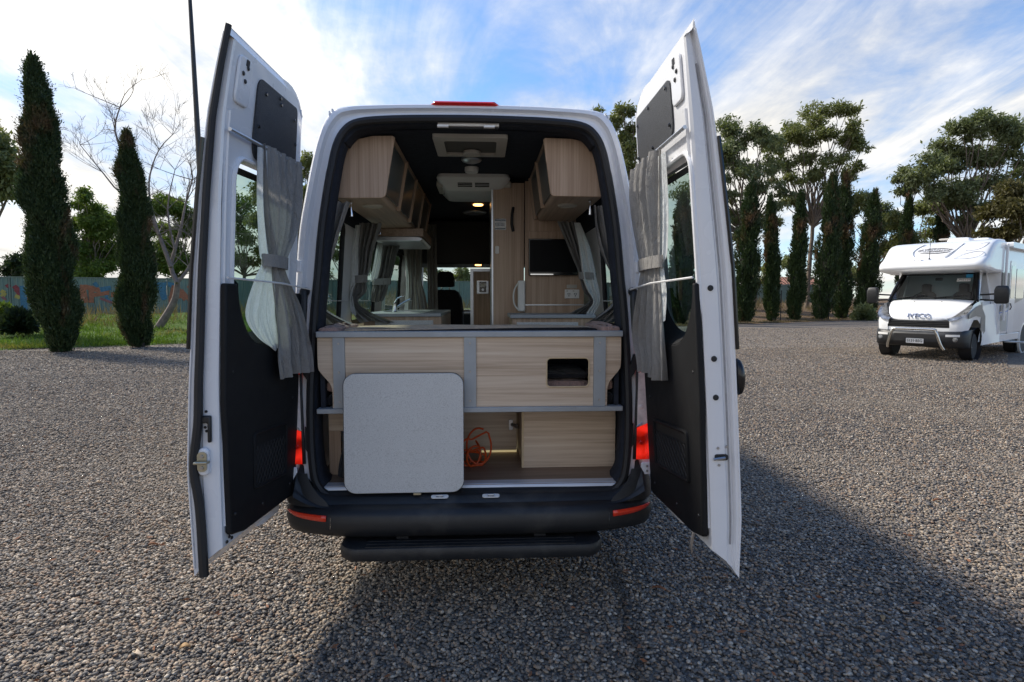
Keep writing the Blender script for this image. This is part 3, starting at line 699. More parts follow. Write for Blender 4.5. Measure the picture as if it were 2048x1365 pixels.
def step_rows():
    out = []
    for z, ins in ((.308, .03), (.316, .008), (.332, 0), (.365, .0), (.378, .006), (.384, .022), (.381, .035), (.381, .06)):
        lp = []
        for x, y in rrect(-.655 + ins, .665 - ins, 2.695 + ins, 3.0, [.0, .0, .0, .0] if False else [.085, .02, .02, .085], 6): lp.append((x, y + .055 * (abs(x) / .66) ** 2, z))
        out.append(lp)
    return out
g.loft(step_rows(), closed=True, cap=True); st = g.build('rear_step', 'plastic', van, ang=40)
g = MB()
for i in range(3): g.box(-.52, .52, 2.75 + i * .035, 2.762 + i * .035, .3815, .3855)
g.build_each('tread', 'plastic', st, smooth=False)
for s_ in (-1, 1):
    g = MB(); g.box(s_ * .35 - .03, s_ * .35 + .03, 2.85, 3.3, .33, .46); g.build('step_bracket', 'rubber', van, smooth=False)

# ================================================================== REAR DOORS (parts of the van)
TKR = [(.5, .10), (.7, .115), (1.7, .115), (2.3, .085), (2.55, .05), (2.64, .035)]
TKL = [(.5, .105), (.9, .115), (1.4, .095), (1.7, .088), (2.25, .055), (2.64, .035)]
FXL = [(.53, 1.012), (.9, 1.012), (1.27, 1.005), (1.67, .985), (2.0, .968), (2.3, .945), (2.5, .912), (2.65, .882)]
def Tk(z, side=1): return lerp_tab(TKR if side > 0 else TKL, z)
def DM(side):
    def D(s, z, t=0.0):
        u = (z - .53) / 2.11
        if side > 0: hx = .97 - .12 * u; hy = 2.88 + .14 * u; fy = 2.22 + .02 * u; fx = .993 - .163 * u + .014 * 4 * u * (1 - u)
        else: hx = .950 - .095 * u; hy = 2.96 + .10 * u; fy = 2.345 + .01 * u; fx = lerp_tab(FXL, z)
        return (side * (hx + (fx - hx) * s + t), hy + (fy - hy) * s, z)
    return D
def sweep(side, D):
    nm = 'left' if side < 0 else 'right'; tk = lambda z: Tk(z, side); we = .89 if side < 0 else .99; ks = (we - .14) / .83; S_ = lambda q: .14 + (q - .14) * ks
    # shell: inner face ring, reveal, outer face ring, edges
    hole = rrect(.16, we, 1.40, 2.18, [.20, .10, .10, .20], 6)
    hole = [(.16 + (p - .16), q) for p, q in hole]
    zlo, zhi = .575, 2.60
    g = MB()
    big = rrect(0.0, 1.0, zlo, zhi, [.02, .03, .09, .02], 6)
    band = to_rect(hole, -.001, 1.001, 1.30, 2.27)
    band = [(min(1, max(0, p)), q) for p, q in band]
    g.ring(band, hole, lambda p, q: D(p, q, 0.0), 2)
    low = [(p, q) for p, q in big if q < 1.2]; up = [(p, q) for p, q in big if q > 2.3]
    def bandgrid(z0, z1, t, nz=6, ns=8):
        def f(u, w):
            z = z0 + (z1 - z0) * w; s_ = u
            if z > 2.47 and s_ < .16:                                     # rounded top corner at the hinge
                k = (z - 2.47) / (zhi - 2.47); s_ = u
                z = min(z, 2.47 + (zhi - 2.47) * math.sqrt(max(0, 1 - ((.16 - s_) / .16) ** 2 * .9)))
            return D(s_, z, t if not callable(t) else t(z))
        g.grid(f, ns, nz)
    bandgrid(zlo, 1.30, 0.0, 8); bandgrid(2.27, zhi, 0.0, 8, 14)
    # reveal
    g.loft([[D(p, q, t) for p, q in hole] for t in (0.0, .055)], closed=True)
    # outer skin
    hole2 = [(p * .97 + .02, q) for p, q in hole]
    band2 = [(p * 1.03 if p > .5 else p - .13 * (1 - 2 * p), q) for p, q in band]
    g.ring(band2, hole, lambda p, q: D(p, q, tk(q) if p > .3 else tk(q) * .8), 2)
    for z0, z1, nz in ((.47, 1.30, 8), (2.27, 2.655, 8)):
        g.grid(lambda u, w: D(-.13 + 1.16 * u, (lambda z: min(z, 2.50 + .155 * math.sqrt(max(0, 1 - ((.22 - u) / .22) ** 2 * .9))) if (z > 2.5 and u < .22) else z)(z0 + (z1 - z0) * w), tk(z0 + (z1 - z0) * w) * (1 if u > .3 else .8)), 16, nz)
    # free end: a stepped edge, inner rim to outer skin
    zz = np.linspace(zlo, zhi, 30)
    def fr(s_, k, dz0=0, dz1=0): return [D(s_, zlo + dz0 + (zhi + dz1 - zlo - dz0) * i / 29, tk(zlo + dz0 + (zhi + dz1 - zlo - dz0) * i / 29) * k) for i in range(30)]
    g.loft([fr(1.0, 0), fr(1.012, .12, -.008, .003), fr(1.012, .55, -.045, .013), fr(1.0, .62, -.055, .017), fr(1.0, .80, -.075, .030), fr(1.03, .84, -.085, .034), fr(1.035, 1.0, -.108, .056), fr(1.02, 1.0, -.108, .056)])
    # hinge edge, top edge and bottom edge
    def he(s_, k): return [D(s_, zlo + (2.56 - zlo) * i / 29, tk(zlo + (2.56 - zlo) * i / 29) * k) for i in range(30)]
    g.loft([he(0, 0), he(-.01, .8)])
    def te(k, dz_): return [D(u, (2.47 + (zhi - 2.47) * math.sqrt(max(0, 1 - ((.16 - u) / .16) ** 2 * .9)) if u < .16 else zhi) + dz_, tk(2.6) * k) for u in np.linspace(0, 1.032, 24)]
    g.loft([te(0, 0), te(.5, .012), te(.8, .03), te(1.0, .056)])
    g.loft([[D(u, zlo, 0) for u in np.linspace(0, 1, 8)], [D(u, zlo - .05, tk(zlo) * .6) for u in np.linspace(0, 1, 8)], [D(u * 1.03 - .01, .467, tk(.5)) for u in np.linspace(0, 1, 8)]])
    door = g.build('rear_door', 'paint', van, ang=38)
    tag(door, 'open %s rear door with a grey curtain hung over its window' % nm)
    # pressed ridge and recess in the upper corner
    g = MB(); g.prism(rrect(.80, .955, 2.38, 2.565, .03, 4), 0, .012, lambda p, q, a: D(p, q, -a)); g.build('stiffener', 'paint', door, bevel=.008, seg=3)
    g = MB()
    for s_, z in ((.86, 2.53), (.905, 2.50), (.875, 2.475)): g.add(*disc(D, s_, z, -.0135, .010))
    g.prism(rrect(.85, .885, 2.535, 2.56, .004), 0, .002, lambda p, q, a: D(p, q, -.0125 - a)); g.build_each('plug', 'rubber', door)
    g = MB(); g.tube([D(p, q, -.003) for p, q in hole], .011, 8, closed=True); g.build('window_rim', 'paint', door)
    g = MB(); g.tube([D(.965, z, -.002) for z in np.linspace(.66, 2.34, 24)], .007, 6); g.build('pressed_rib', 'paint', door)
    g = MB(); g.tube([D(1.004, z, tk(z) * .70) for z in np.linspace(.60, 2.50, 30)], .0035, 5); g.build('seam', 'seam', door)
    g = MB(); g.tube([D(1.036, z, tk(z) * .97) for z in np.linspace(.50, 2.62, 30)], .0045, 5); g.build('hem', 'paint', door)
    g = MB(); g.tube([D(1.045, z, tk(z) + .006) for z in np.linspace(1.40, 2.22, 16)], .008, 6); g.build('glass_edge', 'black', door)
    # upper board with screws
    bp_ = rrect(.05 if side > 0 else .10, .77 if side > 0 else .70, 2.28 if side > 0 else 2.20, 2.515 if side > 0 else 2.54, [.06, .05, .03, .03], 5)
    bp_ = [(p, q - (.07 if (p > .74 and q > 2.48) else 0) * 0) for p, q in bp_]
    g = MB(); g.prism(bp_, .001, .008, lambda p, q, a: D(p, q, -a)); bo = g.build('upper_board', 'board', door)
    g = MB()
    for s_, z in (((.70, 2.49), (.35, 2.495), (.09, 2.47), (.73, 2.33), (.40, 2.30), (.08, 2.31)) if side > 0 else ((.60, 2.49), (.38, 2.495), (.16, 2.47), (.66, 2.34), (.40, 2.52), (.13, 2.36))): g.add(*disc(D, s_, z, -.012, .009))
    g.build_each('screw', 'black', bo)
    # window glass with black edge
    g = MB(); gl = rrect(.15, we + .01, 1.395, 2.16, [.19, .09, .09, .19], 6); g.add([D(p, q, .056) for p, q in gl], [tuple(range(len(gl)))]); g.build('window', 'glass', door, smooth=False)
    g = MB(); g.ring(gl, rrect(.20, we - .045, 1.44, 2.13, [.16, .07, .07, .16], 6), lambda p, q: D(p, q, .053)); g.build('window_edge', 'rubber', door, smooth=False)
    # trim panel with the scooped top
    tp = [(1.0, 1.66), (.955, 1.66)]
    sc_ = smooth_poly([(.955, 1.66), (.935, 1.585), (.87, 1.50), (.76, 1.425), (.60, 1.395), (.42, 1.41), (.27, 1.47), (.17, 1.56), (.14, 1.625)], 4); sc_ = [(S_(p), q) for p, q in sc_]
    tp = [(1.005, 1.66)] + sc_ + [(.0, 1.625), (-.015, 1.3), (-.02, .60), (.03, .588), (.80, .595), (.86, .605), (.955, .618), (.975, .63), (.985, 1.02), (1.0, 1.18)]
    g = MB(); g.prism(tp, .002, .028, lambda p, q, a: D(p, q, -a)); tr = g.build('trim_panel', 'trim', door, bevel=.008, seg=3)
    # shelf of the scoop (dark sill below the glass)
    g = MB(); g.loft([[D(p, q, -.026) for p, q in sc_], [D(.55 + (p - .55) * .96, q + .02, -.004) for p, q in sc_], [D(.55 + (p - .55) * .88, 1.8 + (q - 1.8) * .87, .05) for p, q in sc_]]); g.build('window_sill', 'trim', door, ang=60)
    # net pocket: a proud rim, a dark well, a diamond net
    pk = [(.20, .735), (.68, .755), (.685, 1.0), (.205, .985)] if side < 0 else [(.18, .775), (.80, .815), (.80, 1.03), (.18, .995)]
    def lerp2(u, w): 
        a = [pk[0][i] + (pk[1][i] - pk[0][i]) * u for i in (0, 1)]; b_ = [pk[3][i] + (pk[2][i] - pk[3][i]) * u for i in (0, 1)]
        return a[0] + (b_[0] - a[0]) * w, a[1] + (b_[1] - a[1]) * w
    g = MB(); g.add([D(*lerp2(u, w), -.0295) for u, w in ((0, 0), (1, 0), (1, 1), (0, 1))], [(0, 1, 2, 3)]); pw = g.build('net_pocket', 'black', door, smooth=False)
    pw.data.materials[0] = M['cabdark']
    g = MB(); rim = [D(*lerp2(u, w), -.032) for u, w in rrect(0, 1, 0, 1, .06, 4)]; g.tube(rim, .009, 6, closed=True); g.tube([D(*lerp2(u, .78 - .05 * math.sin(u * math.pi)), -.033) for u in np.linspace(0, 1, 8)], .003, 5); g.build('pocket_rim', 'trim', pw)
    g = MB()
    for k in range(-8, 16):
        for d in (1, -1):
            pts = []
            for j in range(9):
                w = j / 8 * .76; u = k / 10 + d * w * .55
                if 0.02 < u < .98: pts.append(D(*lerp2(u, w + .01), -.034))
            if len(pts) > 1: g.tube(pts, .0016, 4, cap=False)
    g.build('net', 'netting', pw, smooth=False)
    # curtain rail and lower wire
    g = MB(); g.tube([D(s_, 2.262, -.022) for s_ in (.02, .5, 1.0)], .008, 8); rl = g.build('curtain_rail', 'alu', door)
    g = MB(); g.tube([D(.03, 1.645, -.085), D(.5, 1.668, -.085), D(1.0, 1.682, -.03)], .0048, 6); g.build('curtain_wire', 'wire', door)
    return door, tr
def disc(D, s_, z, t, r, n=10):
    c = Vector(D(s_, z, t)); a = (Vector(D(s_ + .01, z, t)) - c).normalized(); b_ = Vector((0, 0, 1)); nn = Vector(D(s_, z, t - .004)) - c
    v = [c + (a * math.cos(k * 2 * math.pi / n) + b_ * math.sin(k * 2 * math.pi / n)) * r for k in range(n)] + [c + nn + (a * math.cos(k * 2 * math.pi / n) + b_ * math.sin(k * 2 * math.pi / n)) * r * .7 for k in range(n)]
    return v, [tuple(range(n, 2 * n))] + [(k, (k + 1) % n, (k + 1) % n + n, k + n) for k in range(n)]
M['board'] = mat('perforated_grey_board', (0.036, 0.038, 0.043), 0.6, var=0.5, scale=180, bump=.5, bscale=350)
M['seam'] = mat('seam_sealer', (0.34, 0.34, 0.35), 0.7, var=.2, scale=30)
M['netting'] = mat('black_net', (0.03, 0.03, 0.032), 0.7)
M['wire'] = mat('white_curtain_wire', (0.7, 0.7, 0.7), 0.4)
doorL, trimL = sweep(-1, DM(-1)); doorR, trimR = sweep(1, DM(1))
DL, DR = DM(-1), DM(1)
# left door: rubber seal on the closing edge, lever, striker
g = MB(); g.tube([DL(1.04, z, Tk(z, -1) * .62 + .018 * math.exp(-((z - .93) / .12) ** 2)) for z in np.linspace(.47, 2.645, 50)], [.019 - .007 * i / 49 for i in range(50)], 8, flat=1.0); g.build('closing_seal', 'rubber', doorL)
g = MB(); g.prism(rrect(.03, .075, .885, 1.0, .02), 0, .022, lambda p, q, a: (DL(1.012, q, p)[0], DL(1.012, q, p)[1] - a, q)); g.build('striker_mount', 'paint', doorL, bevel=.01, seg=3)
def endplate(D, t0, t1, z0, z1, r, th, off=0.0): return MB().prism(rrect(t0, t1, z0, z1, r), 0, th, lambda p, q, a: (D(1.012, q, p)[0], D(1.012, q, p)[1] - off - a, q))
sk = endplate(DL, .035, .072, .905, .985, .015, .006, .022).build('striker', 'zinc', doorL)
g = MB(); a0, a1 = DL(1.012, .945, .028), DL(1.012, .945, .075); g.tube([(a0[0], a0[1] - .024, .945), (a0[0], a0[1] - .045, .945), (a1[0], a1[1] - .045, .945), (a1[0], a1[1] - .024, .945)], .006, 8); g.build('striker_bar', 'zinc', sk)
g = MB()
for z in (.922, .968): c = DL(1.012, z, .053); g.lathe([(.008, 0), (.007, -.005), (.001, -.005)], (c[0], c[1] - .028, z), 'y', 10)
g.build_each('screw', 'steel', sk)
g = MB(); g.prism([(.022, 1.02), (.036, 1.02), (.036, 1.10), (.058, 1.10), (.066, 1.115), (.058, 1.13), (.022, 1.13)], 0, .018, lambda p, q, a: (DL(1.012, q, p)[0], DL(1.012, q, p)[1] - a, q)); g.build('release_lever', 'plastic', doorL, bevel=.006)
g = MB()
for t_, z in ((.045, 1.145), (.05, 1.08), (.045, 1.065)): g.lathe([(.006, 0), (.005, -.003), (.001, -.003)], (DL(1.012, z, t_)[0], DL(1.012, z, t_)[1] - .001, z), 'y', 10)
g.build_each('plug', 'rubber', doorL)
# right door: blind plugs, latch, outside handle, hinge strap
g = MB()
for z in (1.64, 1.36, 1.205): c = DR(1.012, z, .035); g.lathe([(.012, 0), (.011, -.004), (.001, -.005)], (c[0], c[1] - .001, z), 'y', 16)
g.build_each('plug', 'rubber', doorR)
lt = endplate(DR, .02, .075, .95, .975, .01, .004).build('latch', 'rubber', doorR)
g = MB(); c = DR(1.012, .962, .03); g.tube([(c[0] - .015, c[1] - .006, .955), (c[0] + .03, c[1] - .010, .962)], .006, 6); g.build('latch_tongue', 'steel', lt)
g = MB()
for t_, z in ((.035, 1.0), (.072, 1.005), (.037, .93)): c = DR(1.012, z, t_); g.lathe([(.006, 0), (.005, -.003), (.001, -.003)], (c[0], c[1] - .001, z), 'y', 10)
g.build_each('screw', 'steel', doorR)
def hdl(u, w):
    a = w * 2 * math.pi; z = 1.285 + (u - .5) * .15; e = math.sqrt(max(0, 1 - ((u - .5) * 2) ** 2)); c = DR(.985, z, Tk(z) + .022)
    return (c[0] + .026 * math.cos(a) * e, c[1] + .045 * math.sin(a) * e, z)
g = MB(); g.grid(hdl, 16, 12); g.build('outer_handle', 'black', doorR, ang=70)
g = MB(); g.tube([DR(.80, .60, -.02), DR(.80, .53, -.035), DR(.79, .50, -.03)], .008, 6, flat=.5); g.build('check_strap', 'steel', doorR)
g = MB()
for s_, z in ((.93, .605), (.90, .592), (.96, .59)): g.add(*disc(DL, s_, z, -.004, .008))
g.build_each('plug', 'rubber', doorL)
# push clips along the trims
for D_, dr_, tr_ in ((DL, doorL, trimL), (DR, doorR, trimR)):
    g = MB()
    for s_, z in ((.10, .66), (.55, .66), (.92, .70), (.10, 1.10), (.93, 1.30), (.08, 1.52)): g.add(*disc(D_, s_, z, -.0285, .008))
    g.build_each('trim_clip', 'plastic', tr_)
# pressed grooves outside
for D_, dr in ((DL, doorL), (DR, doorR)):
    g = MB(); g.prism(rrect(.1, .98, .88, 1.22, .06), 0, .012, lambda p, q, a: D_(p, q, Tk(q, 1 if D_ is DR else -1) * (.92) + a)); g.build('outer_pressing', 'paint', dr, bevel=.01, seg=3)
# ================================================================== FITTINGS INSIDE THE VAN
def cloth(mb, fn, rows, nu=64, nv=44, folds=5, phase=0.0, seed=0):
    """rows: (z, a0, a1, t, amp) from top to bottom; fn(a, z, t) -> xyz"""
    sm = smooth_poly(rows, 10); rr = random.Random(seed); ph = [rr.uniform(0, 6.28) for _ in range(4)]
    def f(u, w):
        i = w * (len(sm) - 1); a = int(min(i, len(sm) - 2)); k = i - a
        z, a0, a1, t, amp = (sm[a][j] + (sm[a + 1][j] - sm[a][j]) * k for j in range(5))
        fo_ = math.sin(2 * math.pi * folds * u + phase + .7 * math.sin(4 * w + ph[0]) + .5 * math.sin(7 * u + ph[3])) * (.75 + .35 * math.sin(5 * w + 4 * u + ph[2])) + .5 * math.sin(2 * math.pi * folds * 1.9 * u + ph[1] + 2.2 * w) + .22 * math.sin(2 * math.pi * folds * 4.3 * u + ph[2] - 3 * w)
        return fn(a0 + (a1 - a0) * (u + .012 * math.sin(9 * u + ph[2] + 3 * w)), z + .006 * math.sin(7 * u + ph[3]) * w, t + amp * fo_)
    mb.grid(f, nu, nv); return mb
def curtain(name, label, fn, main, lining=None, tie=None, folds=5, seed=1, group=None):
    g = MB(); cloth(g, fn, main, folds=folds, seed=seed)
    o = g.build(name, 'curtain', None, ang=80); tag(o, label, 'curtain', group)
    if lining:
        g = MB(); cloth(g, fn, lining, folds=2, seed=seed + 9); g.build('lining', 'lining', o, ang=80)
    if tie:
        z, a0, a1, t, h = tie; am = (a0 + a1) / 2; ar = (a1 - a0) / 2; g = MB()
        g.grid(lambda u, w: fn(am + ar * math.cos(u * 2 * math.pi), z - h / 2 + h * w + .004 * math.cos(u * 6.28), t + .034 * math.sin(u * 2 * math.pi)), 24, 3); g.build('tie_band', 'curtain', o, ang=80)
    return o
# --- the two curtains on the doors
curtain('door_curtain', 'grey linen curtain with white lining tied back on the open left door', lambda a, z, t: DL(a, z, -t),
        [(2.275, .08, .64, .030, .012), (2.12, .10, .63, .036, .022), (1.95, .16, .60, .042, .020), (1.80, .32, .54, .045, .013), (1.755, .36, .51, .046, .008), (1.68, .30, .50, .050, .013), (1.55, .13, .47, .058, .020), (1.40, .02, .45, .066, .024), (1.32, -.03, .46, .070, .025), (1.225, -.05, .42, .072, .027)],
        [(2.25, .58, .71, .028, .004), (2.0, .54, .69, .030, .006), (1.80, .45, .66, .036, .006), (1.755, .44, .63, .040, .004), (1.68, .44, .70, .036, .006), (1.53, .42, .80, .034, .006), (1.43, .40, .68, .040, .006), (1.36, .40, .47, .046, .004)],
        (1.765, .32, .635, .046, .055), folds=4, seed=3)
curtain('door_curtain', 'grey linen curtain tied back on the open right door, hem over the black trim', lambda a, z, t: DR(a, z, -t),
        [(2.262, -.02, .60, .032, .014), (2.12, .00, .58, .040, .024), (1.95, .06, .56, .045, .020), (1.80, .14, .54, .047, .013), (1.755, .17, .53, .048, .008), (1.68, .17, .53, .052, .013), (1.52, .08, .56, .058, .020), (1.40, .02, .57, .062, .022), (1.30, .05, .57, .062, .022), (1.225, .06, .56, .062, .024)],
        [(2.23, .55, .70, .026, .003), (2.0, .52, .69, .028, .005), (1.80, .48, .64, .034, .005), (1.75, .47, .58, .040, .004), (1.62, .46, .60, .042, .005), (1.50, .5, .58, .05, .003)],
        (1.762, .13, .59, .048, .055), folds=4, seed=5)
# --- curtains along the side windows, bunched and standing off the wall
def XW(side, Y0): return lambda a, z, t: (side * (hw(max(z, 1.45)) - .045 - a), Y0 + t, z)
G_ = 'curtains along the side windows'
curtain('window_curtain', 'grey curtain tied back at the rear left window beside the wood locker', XW(-1, 3.30),
        [(2.14, -.01, .15, .02, .030), (1.98, -.01, .12, .02, .034), (1.82, -.01, .085, .01, .03), (1.75, -.01, .055, 0, .02), (1.68, -.01, .07, 0, .03), (1.585, -.01, .02, 0, .02), (1.52, .0, .09, .02, .03), (1.455, .02, .22, .05, .035)],
        [(2.1, .0, .05, .05, .004), (1.85, -.01, .03, .05, .004), (1.75, -.01, .02, .03, .003)], (1.762, -.015, .062, 0, .055), folds=4, seed=11, group=G_)
curtain('window_curtain', 'grey curtain with white lining tied back at the second left window', XW(-1, 4.2),
        [(2.14, .02, .17, .02, .03), (1.95, .03, .14, .02, .034), (1.79, .035, .12, .01, .03), (1.73, .03, .105, 0, .02), (1.65, .0, .11, 0, .03), (1.575, .0, .055, 0, .02), (1.50, .02, .15, .02, .03), (1.425, .06, .32, .06, .035)],
        [(2.12, .0, .035, -.02, .004), (1.9, -.005, .045, -.02, .005), (1.76, .0, .05, -.02, .004), (1.65, -.005, .02, -.02, .004), (1.55, .0, .03, -.02, .003), (1.48, .02, .05, -.01, .003)], (1.738, .02, .115, 0, .055), folds=4, seed=13, group=G_)
curtain('window_curtain', 'grey curtain with white lining tied back at the window above the sink', XW(-1, 5.1),
        [(2.14, .03, .20, .02, .03), (1.95, .02, .17, .02, .034), (1.80, .0, .15, .01, .03), (1.74, -.01, .13, 0, .02), (1.65, -.03, .11, 0, .035), (1.57, -.03, .08, 0, .03)],
        [(2.12, .0, .05, -.02, .005), (1.95, -.01, .05, -.02, .006), (1.80, -.03, .03, -.02, .004), (1.75, -.03, .0, -.02, .004)], (1.745, -.02, .14, 0, .055), folds=4, seed=17, group=G_)
curtain('window_curtain', 'grey curtain bunched at the rear right window beside the wood locker', XW(1, 3.36),
        [(2.14, -.01, .13, .02, .034), (1.98, -.01, .135, .03, .04), (1.84, -.01, .10, .03, .036), (1.72, -.01, .045, .01, .02)],
        [(1.74, -.01, .03, .04, .004), (1.6, -.01, .05, .05, .005), (1.48, -.01, .03, .05, .004)], None, folds=4, seed=19, group=G_)
curtain('window_curtain', 'loose hem of grey curtain lying on the right bolster cushion', XW(1, 3.42),
        [(1.58, -.01, .04, 0, .015), (1.53, -.005, .09, .02, .028), (1.475, .0, .17, .05, .03), (1.455, .01, .20, .09, .025)], None, None, folds=3, seed=21)
curtain('window_curtain', 'grey curtain with broad white lining tied back beside the television', XW(1, 4.0),
        [(2.14, .12, .25, .06, .03), (1.95, .11, .20, .05, .03), (1.80, .09, .15, .03, .022), (1.74, .06, .14, .02, .015), (1.65, .06, .12, .02, .02), (1.575, .05, .085, 0, .014), (1.50, .08, .20, .04, .03), (1.43, .12, .30, .10, .035)],
        [(2.12, .105, .15, -.03, .008), (1.95, .06, .14, -.03, .010), (1.80, .035, .13, -.03, .009), (1.74, .03, .125, -.03, .006), (1.66, .015, .10, -.03, .008), (1.58, .015, .06, -.03, .005), (1.51, .05, .10, -.02, .006), (1.45, .09, .14, -.01, .005)], (1.755, .025, .15, -.005, .05), folds=4, seed=23, group=G_)
for sd_, y0_, y1_, nm_ in ((-1, 3.2, 4.9, 'left'), (1, 3.2, 4.3, 'right')):
    g = MB(); g.tube([(sd_ * (hw(1.58) - .05), y0_, 1.585), (sd_ * (hw(1.58) - .05), y1_, 1.58)], .003, 5); o = g.build('curtain_wire', 'wire', van)
def WX(a, z, t): return (a, 6.55 + t, z)
curtain('cab_curtain', 'grey curtain with pale edge hanging between kitchen and cab', WX,
        [(2.30, -.80, -.62, 0, .02), (1.95, -.78, -.62, 0, .02), (1.80, -.77, -.63, 0, .012), (1.6, -.78, -.58, 0, .02), (1.36, -.79, -.55, 0, .02)], [(2.28, -.84, -.79, .01, .004), (1.8, -.80, -.76, .01, .004), (1.36, -.84, -.78, .01, .004)], None, folds=3, seed=29)
curtain('cab_curtain', 'narrow dark grey curtain hanging beside the cab headrest', WX,
        [(2.44, -.58, -.46, .1, .02), (1.9, -.57, -.46, .1, .02), (1.36, -.57, -.45, .1, .02)], None, None, folds=3, seed=31)

# --- overhead lockers
def locker(side, y1, name, label, ndoor):
    pf = [(.783, 2.165), (.765, 2.25), (.737, 2.34), (.704, 2.437), (.642, 2.492), (.557, 2.512), (.445, 2.515), (.430, 2.505), (.485, 2.19), (.492, 2.178), (.507, 2.168)] if side < 0 else \
         [(.768, 2.185), (.755, 2.27), (.742, 2.36), (.712, 2.44), (.653, 2.495), (.575, 2.512), (.42, 2.515), (.411, 2.505), (.452, 2.208), (.458, 2.196), (.472, 2.187)]
    t = thing(name, label, 'cabinet', (side * .62, 3.35, 2.165))
    g = MB(); g.prism(pf, 3.335, 3.353, lambda p, q, a: (side * p, a, q)); g.build('end_panel', 'wood_z', t, bevel=.003)
    ins = [(p + (.028 if i in (7, 8, 9, 10) else .012 if i == 6 else -.01), q + (.004 if q < 2.22 else -.004)) for i, (p, q) in enumerate(pf)]
    g = MB(); g.prism(ins, 3.354, y1, lambda p, q, a: (side * p, a, q)); g.build('carcass', 'wood_y', t)
    a, b_ = pf[7], pf[8]
    nx, nz = -(b_[1] - a[1]), (b_[0] - a[0]); l = math.hypot(nx, nz); nx, nz = nx / l, nz / l
    if nx > 0: nx, nz = -nx, -nz
    L = (y1 - 3.36) / ndoor
    def face(u, yy, d): q = (a[0] + (b_[0] - a[0]) * u, a[1] + (b_[1] - a[1]) * u); return (side * (q[0] + nx * d + .012), yy, q[1] + nz * d)
    for k in range(ndoor):
        y0 = 3.362 + k * L
        g = MB(); g.box(.06, .95, y0 + .01, y0 + L - .035, -.016, -.004, fn=lambda u, yy, d: face(u, yy, d)); g.build('locker_door', 'cabglass', t, smooth=False)
        g = MB(); g.box(.0, 1.03, y0 + L - .032, y0 + L - .008, -.016, .014, fn=lambda u, yy, d: face(u, yy, d)); g.build('divider', 'wood_z', t, bevel=.004)
    g = MB(); g.box(-.02, .05, 3.36, y1, -.016, .002, fn=lambda u, yy, d: face(u, yy, d)); g.build('top_rail', 'wood_y', t, smooth=False)
    yl, xl = (3.62, .615) if side < 0 else (3.66, .60); zl = pf[0][1]
    g = MB(); g.lathe([(.062, .002), (.062, -.006), (.052, -.011), (.048, -.006), (.001, -.005)], (side * xl, yl, zl + .004), 'z', 24); g.build('reading_lamp', 'cream_pl', t)
    for yk in (3.42, 4.35):
        g = MB(); g.lathe([(.010, 0), (.012, -.012), (.004, -.014), (.004, -.03), (.009, -.05), (.012, -.09), (.001, -.09)], (side * .70, yk, zl), 'z', 12); g.build('blind_toggle', 'chrome', t)
    return t
locker(-1, 5.64, 'overhead_locker', 'left overhead wood locker with grey flap doors above the kitchen', 4)
locker(1, 4.415, 'overhead_locker', 'right overhead wood locker above the television wall', 2)
# range hood
t = thing('range_hood', 'slim pale extractor hood under the far end of the left locker', 'hood', (-.62, 5.2, 2.07))
g = MB(); g.box(-.80, -.42, 4.75, 5.5, 2.10, 2.168); g.build('housing', 'wood_y', t, bevel=.005)
g = MB(); g.prism([(-.80, 2.06), (-.80, 2.10), (-.46, 2.10), (-.42, 2.085), (-.44, 2.06)], 4.72, 5.48, lambda p, q, a: (p, a, q)); g.build('hood_tray', 'alu', t, bevel=.006)

# --- ceiling fittings
t = thing('roof_hatch', 'cream framed roof hatch with fly screen in the dark ceiling', 'hatch', (-.01, 3.55, 2.50))
g = MB(); o_ = rrect(-.222, .208, 3.345, 3.79, .015); i_ = rrect(-.165, .150, 3.40, 3.72, .02)
rowsH = [[(x, y, 2.533) for x, y in o_], [(x, y, 2.512) for x, y in o_], [(x * .97, y, 2.505) for x, y in i_], [(x, y, 2.522) for x, y in i_]]
g.loft(rowsH, closed=True); g.build('hatch_frame', 'cream_pl', t, ang=30)
g = MB(); g.add([(x, y, 2.523) for x, y in i_], [tuple(range(len(i_)))]); g.build('fly_screen', 'mesh_screen', t, smooth=False)
g = MB(); g.lathe([(.055, .02), (.055, .004), (.045, -.002), (.04, 0), (.001, .001)], (-.005, 3.67, 2.495), 'z', 24); g.build('crank_knob', 'cream_pl', t)
def ceiling_disc(name, label, cat, x, y, r, th, m, dome=False):
    g = MB(); z = 2.533
    g.lathe([(r, 0), (r, -th * .6), (r * .9, -th), (r * .5, -th * (1.5 if dome else .8)), (.001, -th * (1.7 if dome else .75))], (x, y, z), 'z', 24)
    o = g.build(name, m, None); tag(o, label, cat); return o
ceiling_disc('ceiling_lamp', 'round silver ceiling lamp just behind the roof hatch', 'lamp', -.01, 3.92, .068, .02, 'alu', True)
ceiling_disc('smoke_alarm', 'small round white smoke alarm on the dark ceiling', 'smoke alarm', -.014, 4.19, .050, .035, 'white_pl')
ceiling_disc('ceiling_lamp', 'small lit amber ceiling lamp deep inside the van', 'lamp', .02, 5.80, .05, .012, 'lamp_amber')
ceiling_disc('ceiling_lamp', 'unlit round ceiling lamp nearest the cab', 'lamp', -.02, 6.3, .13, .02, 'alu')
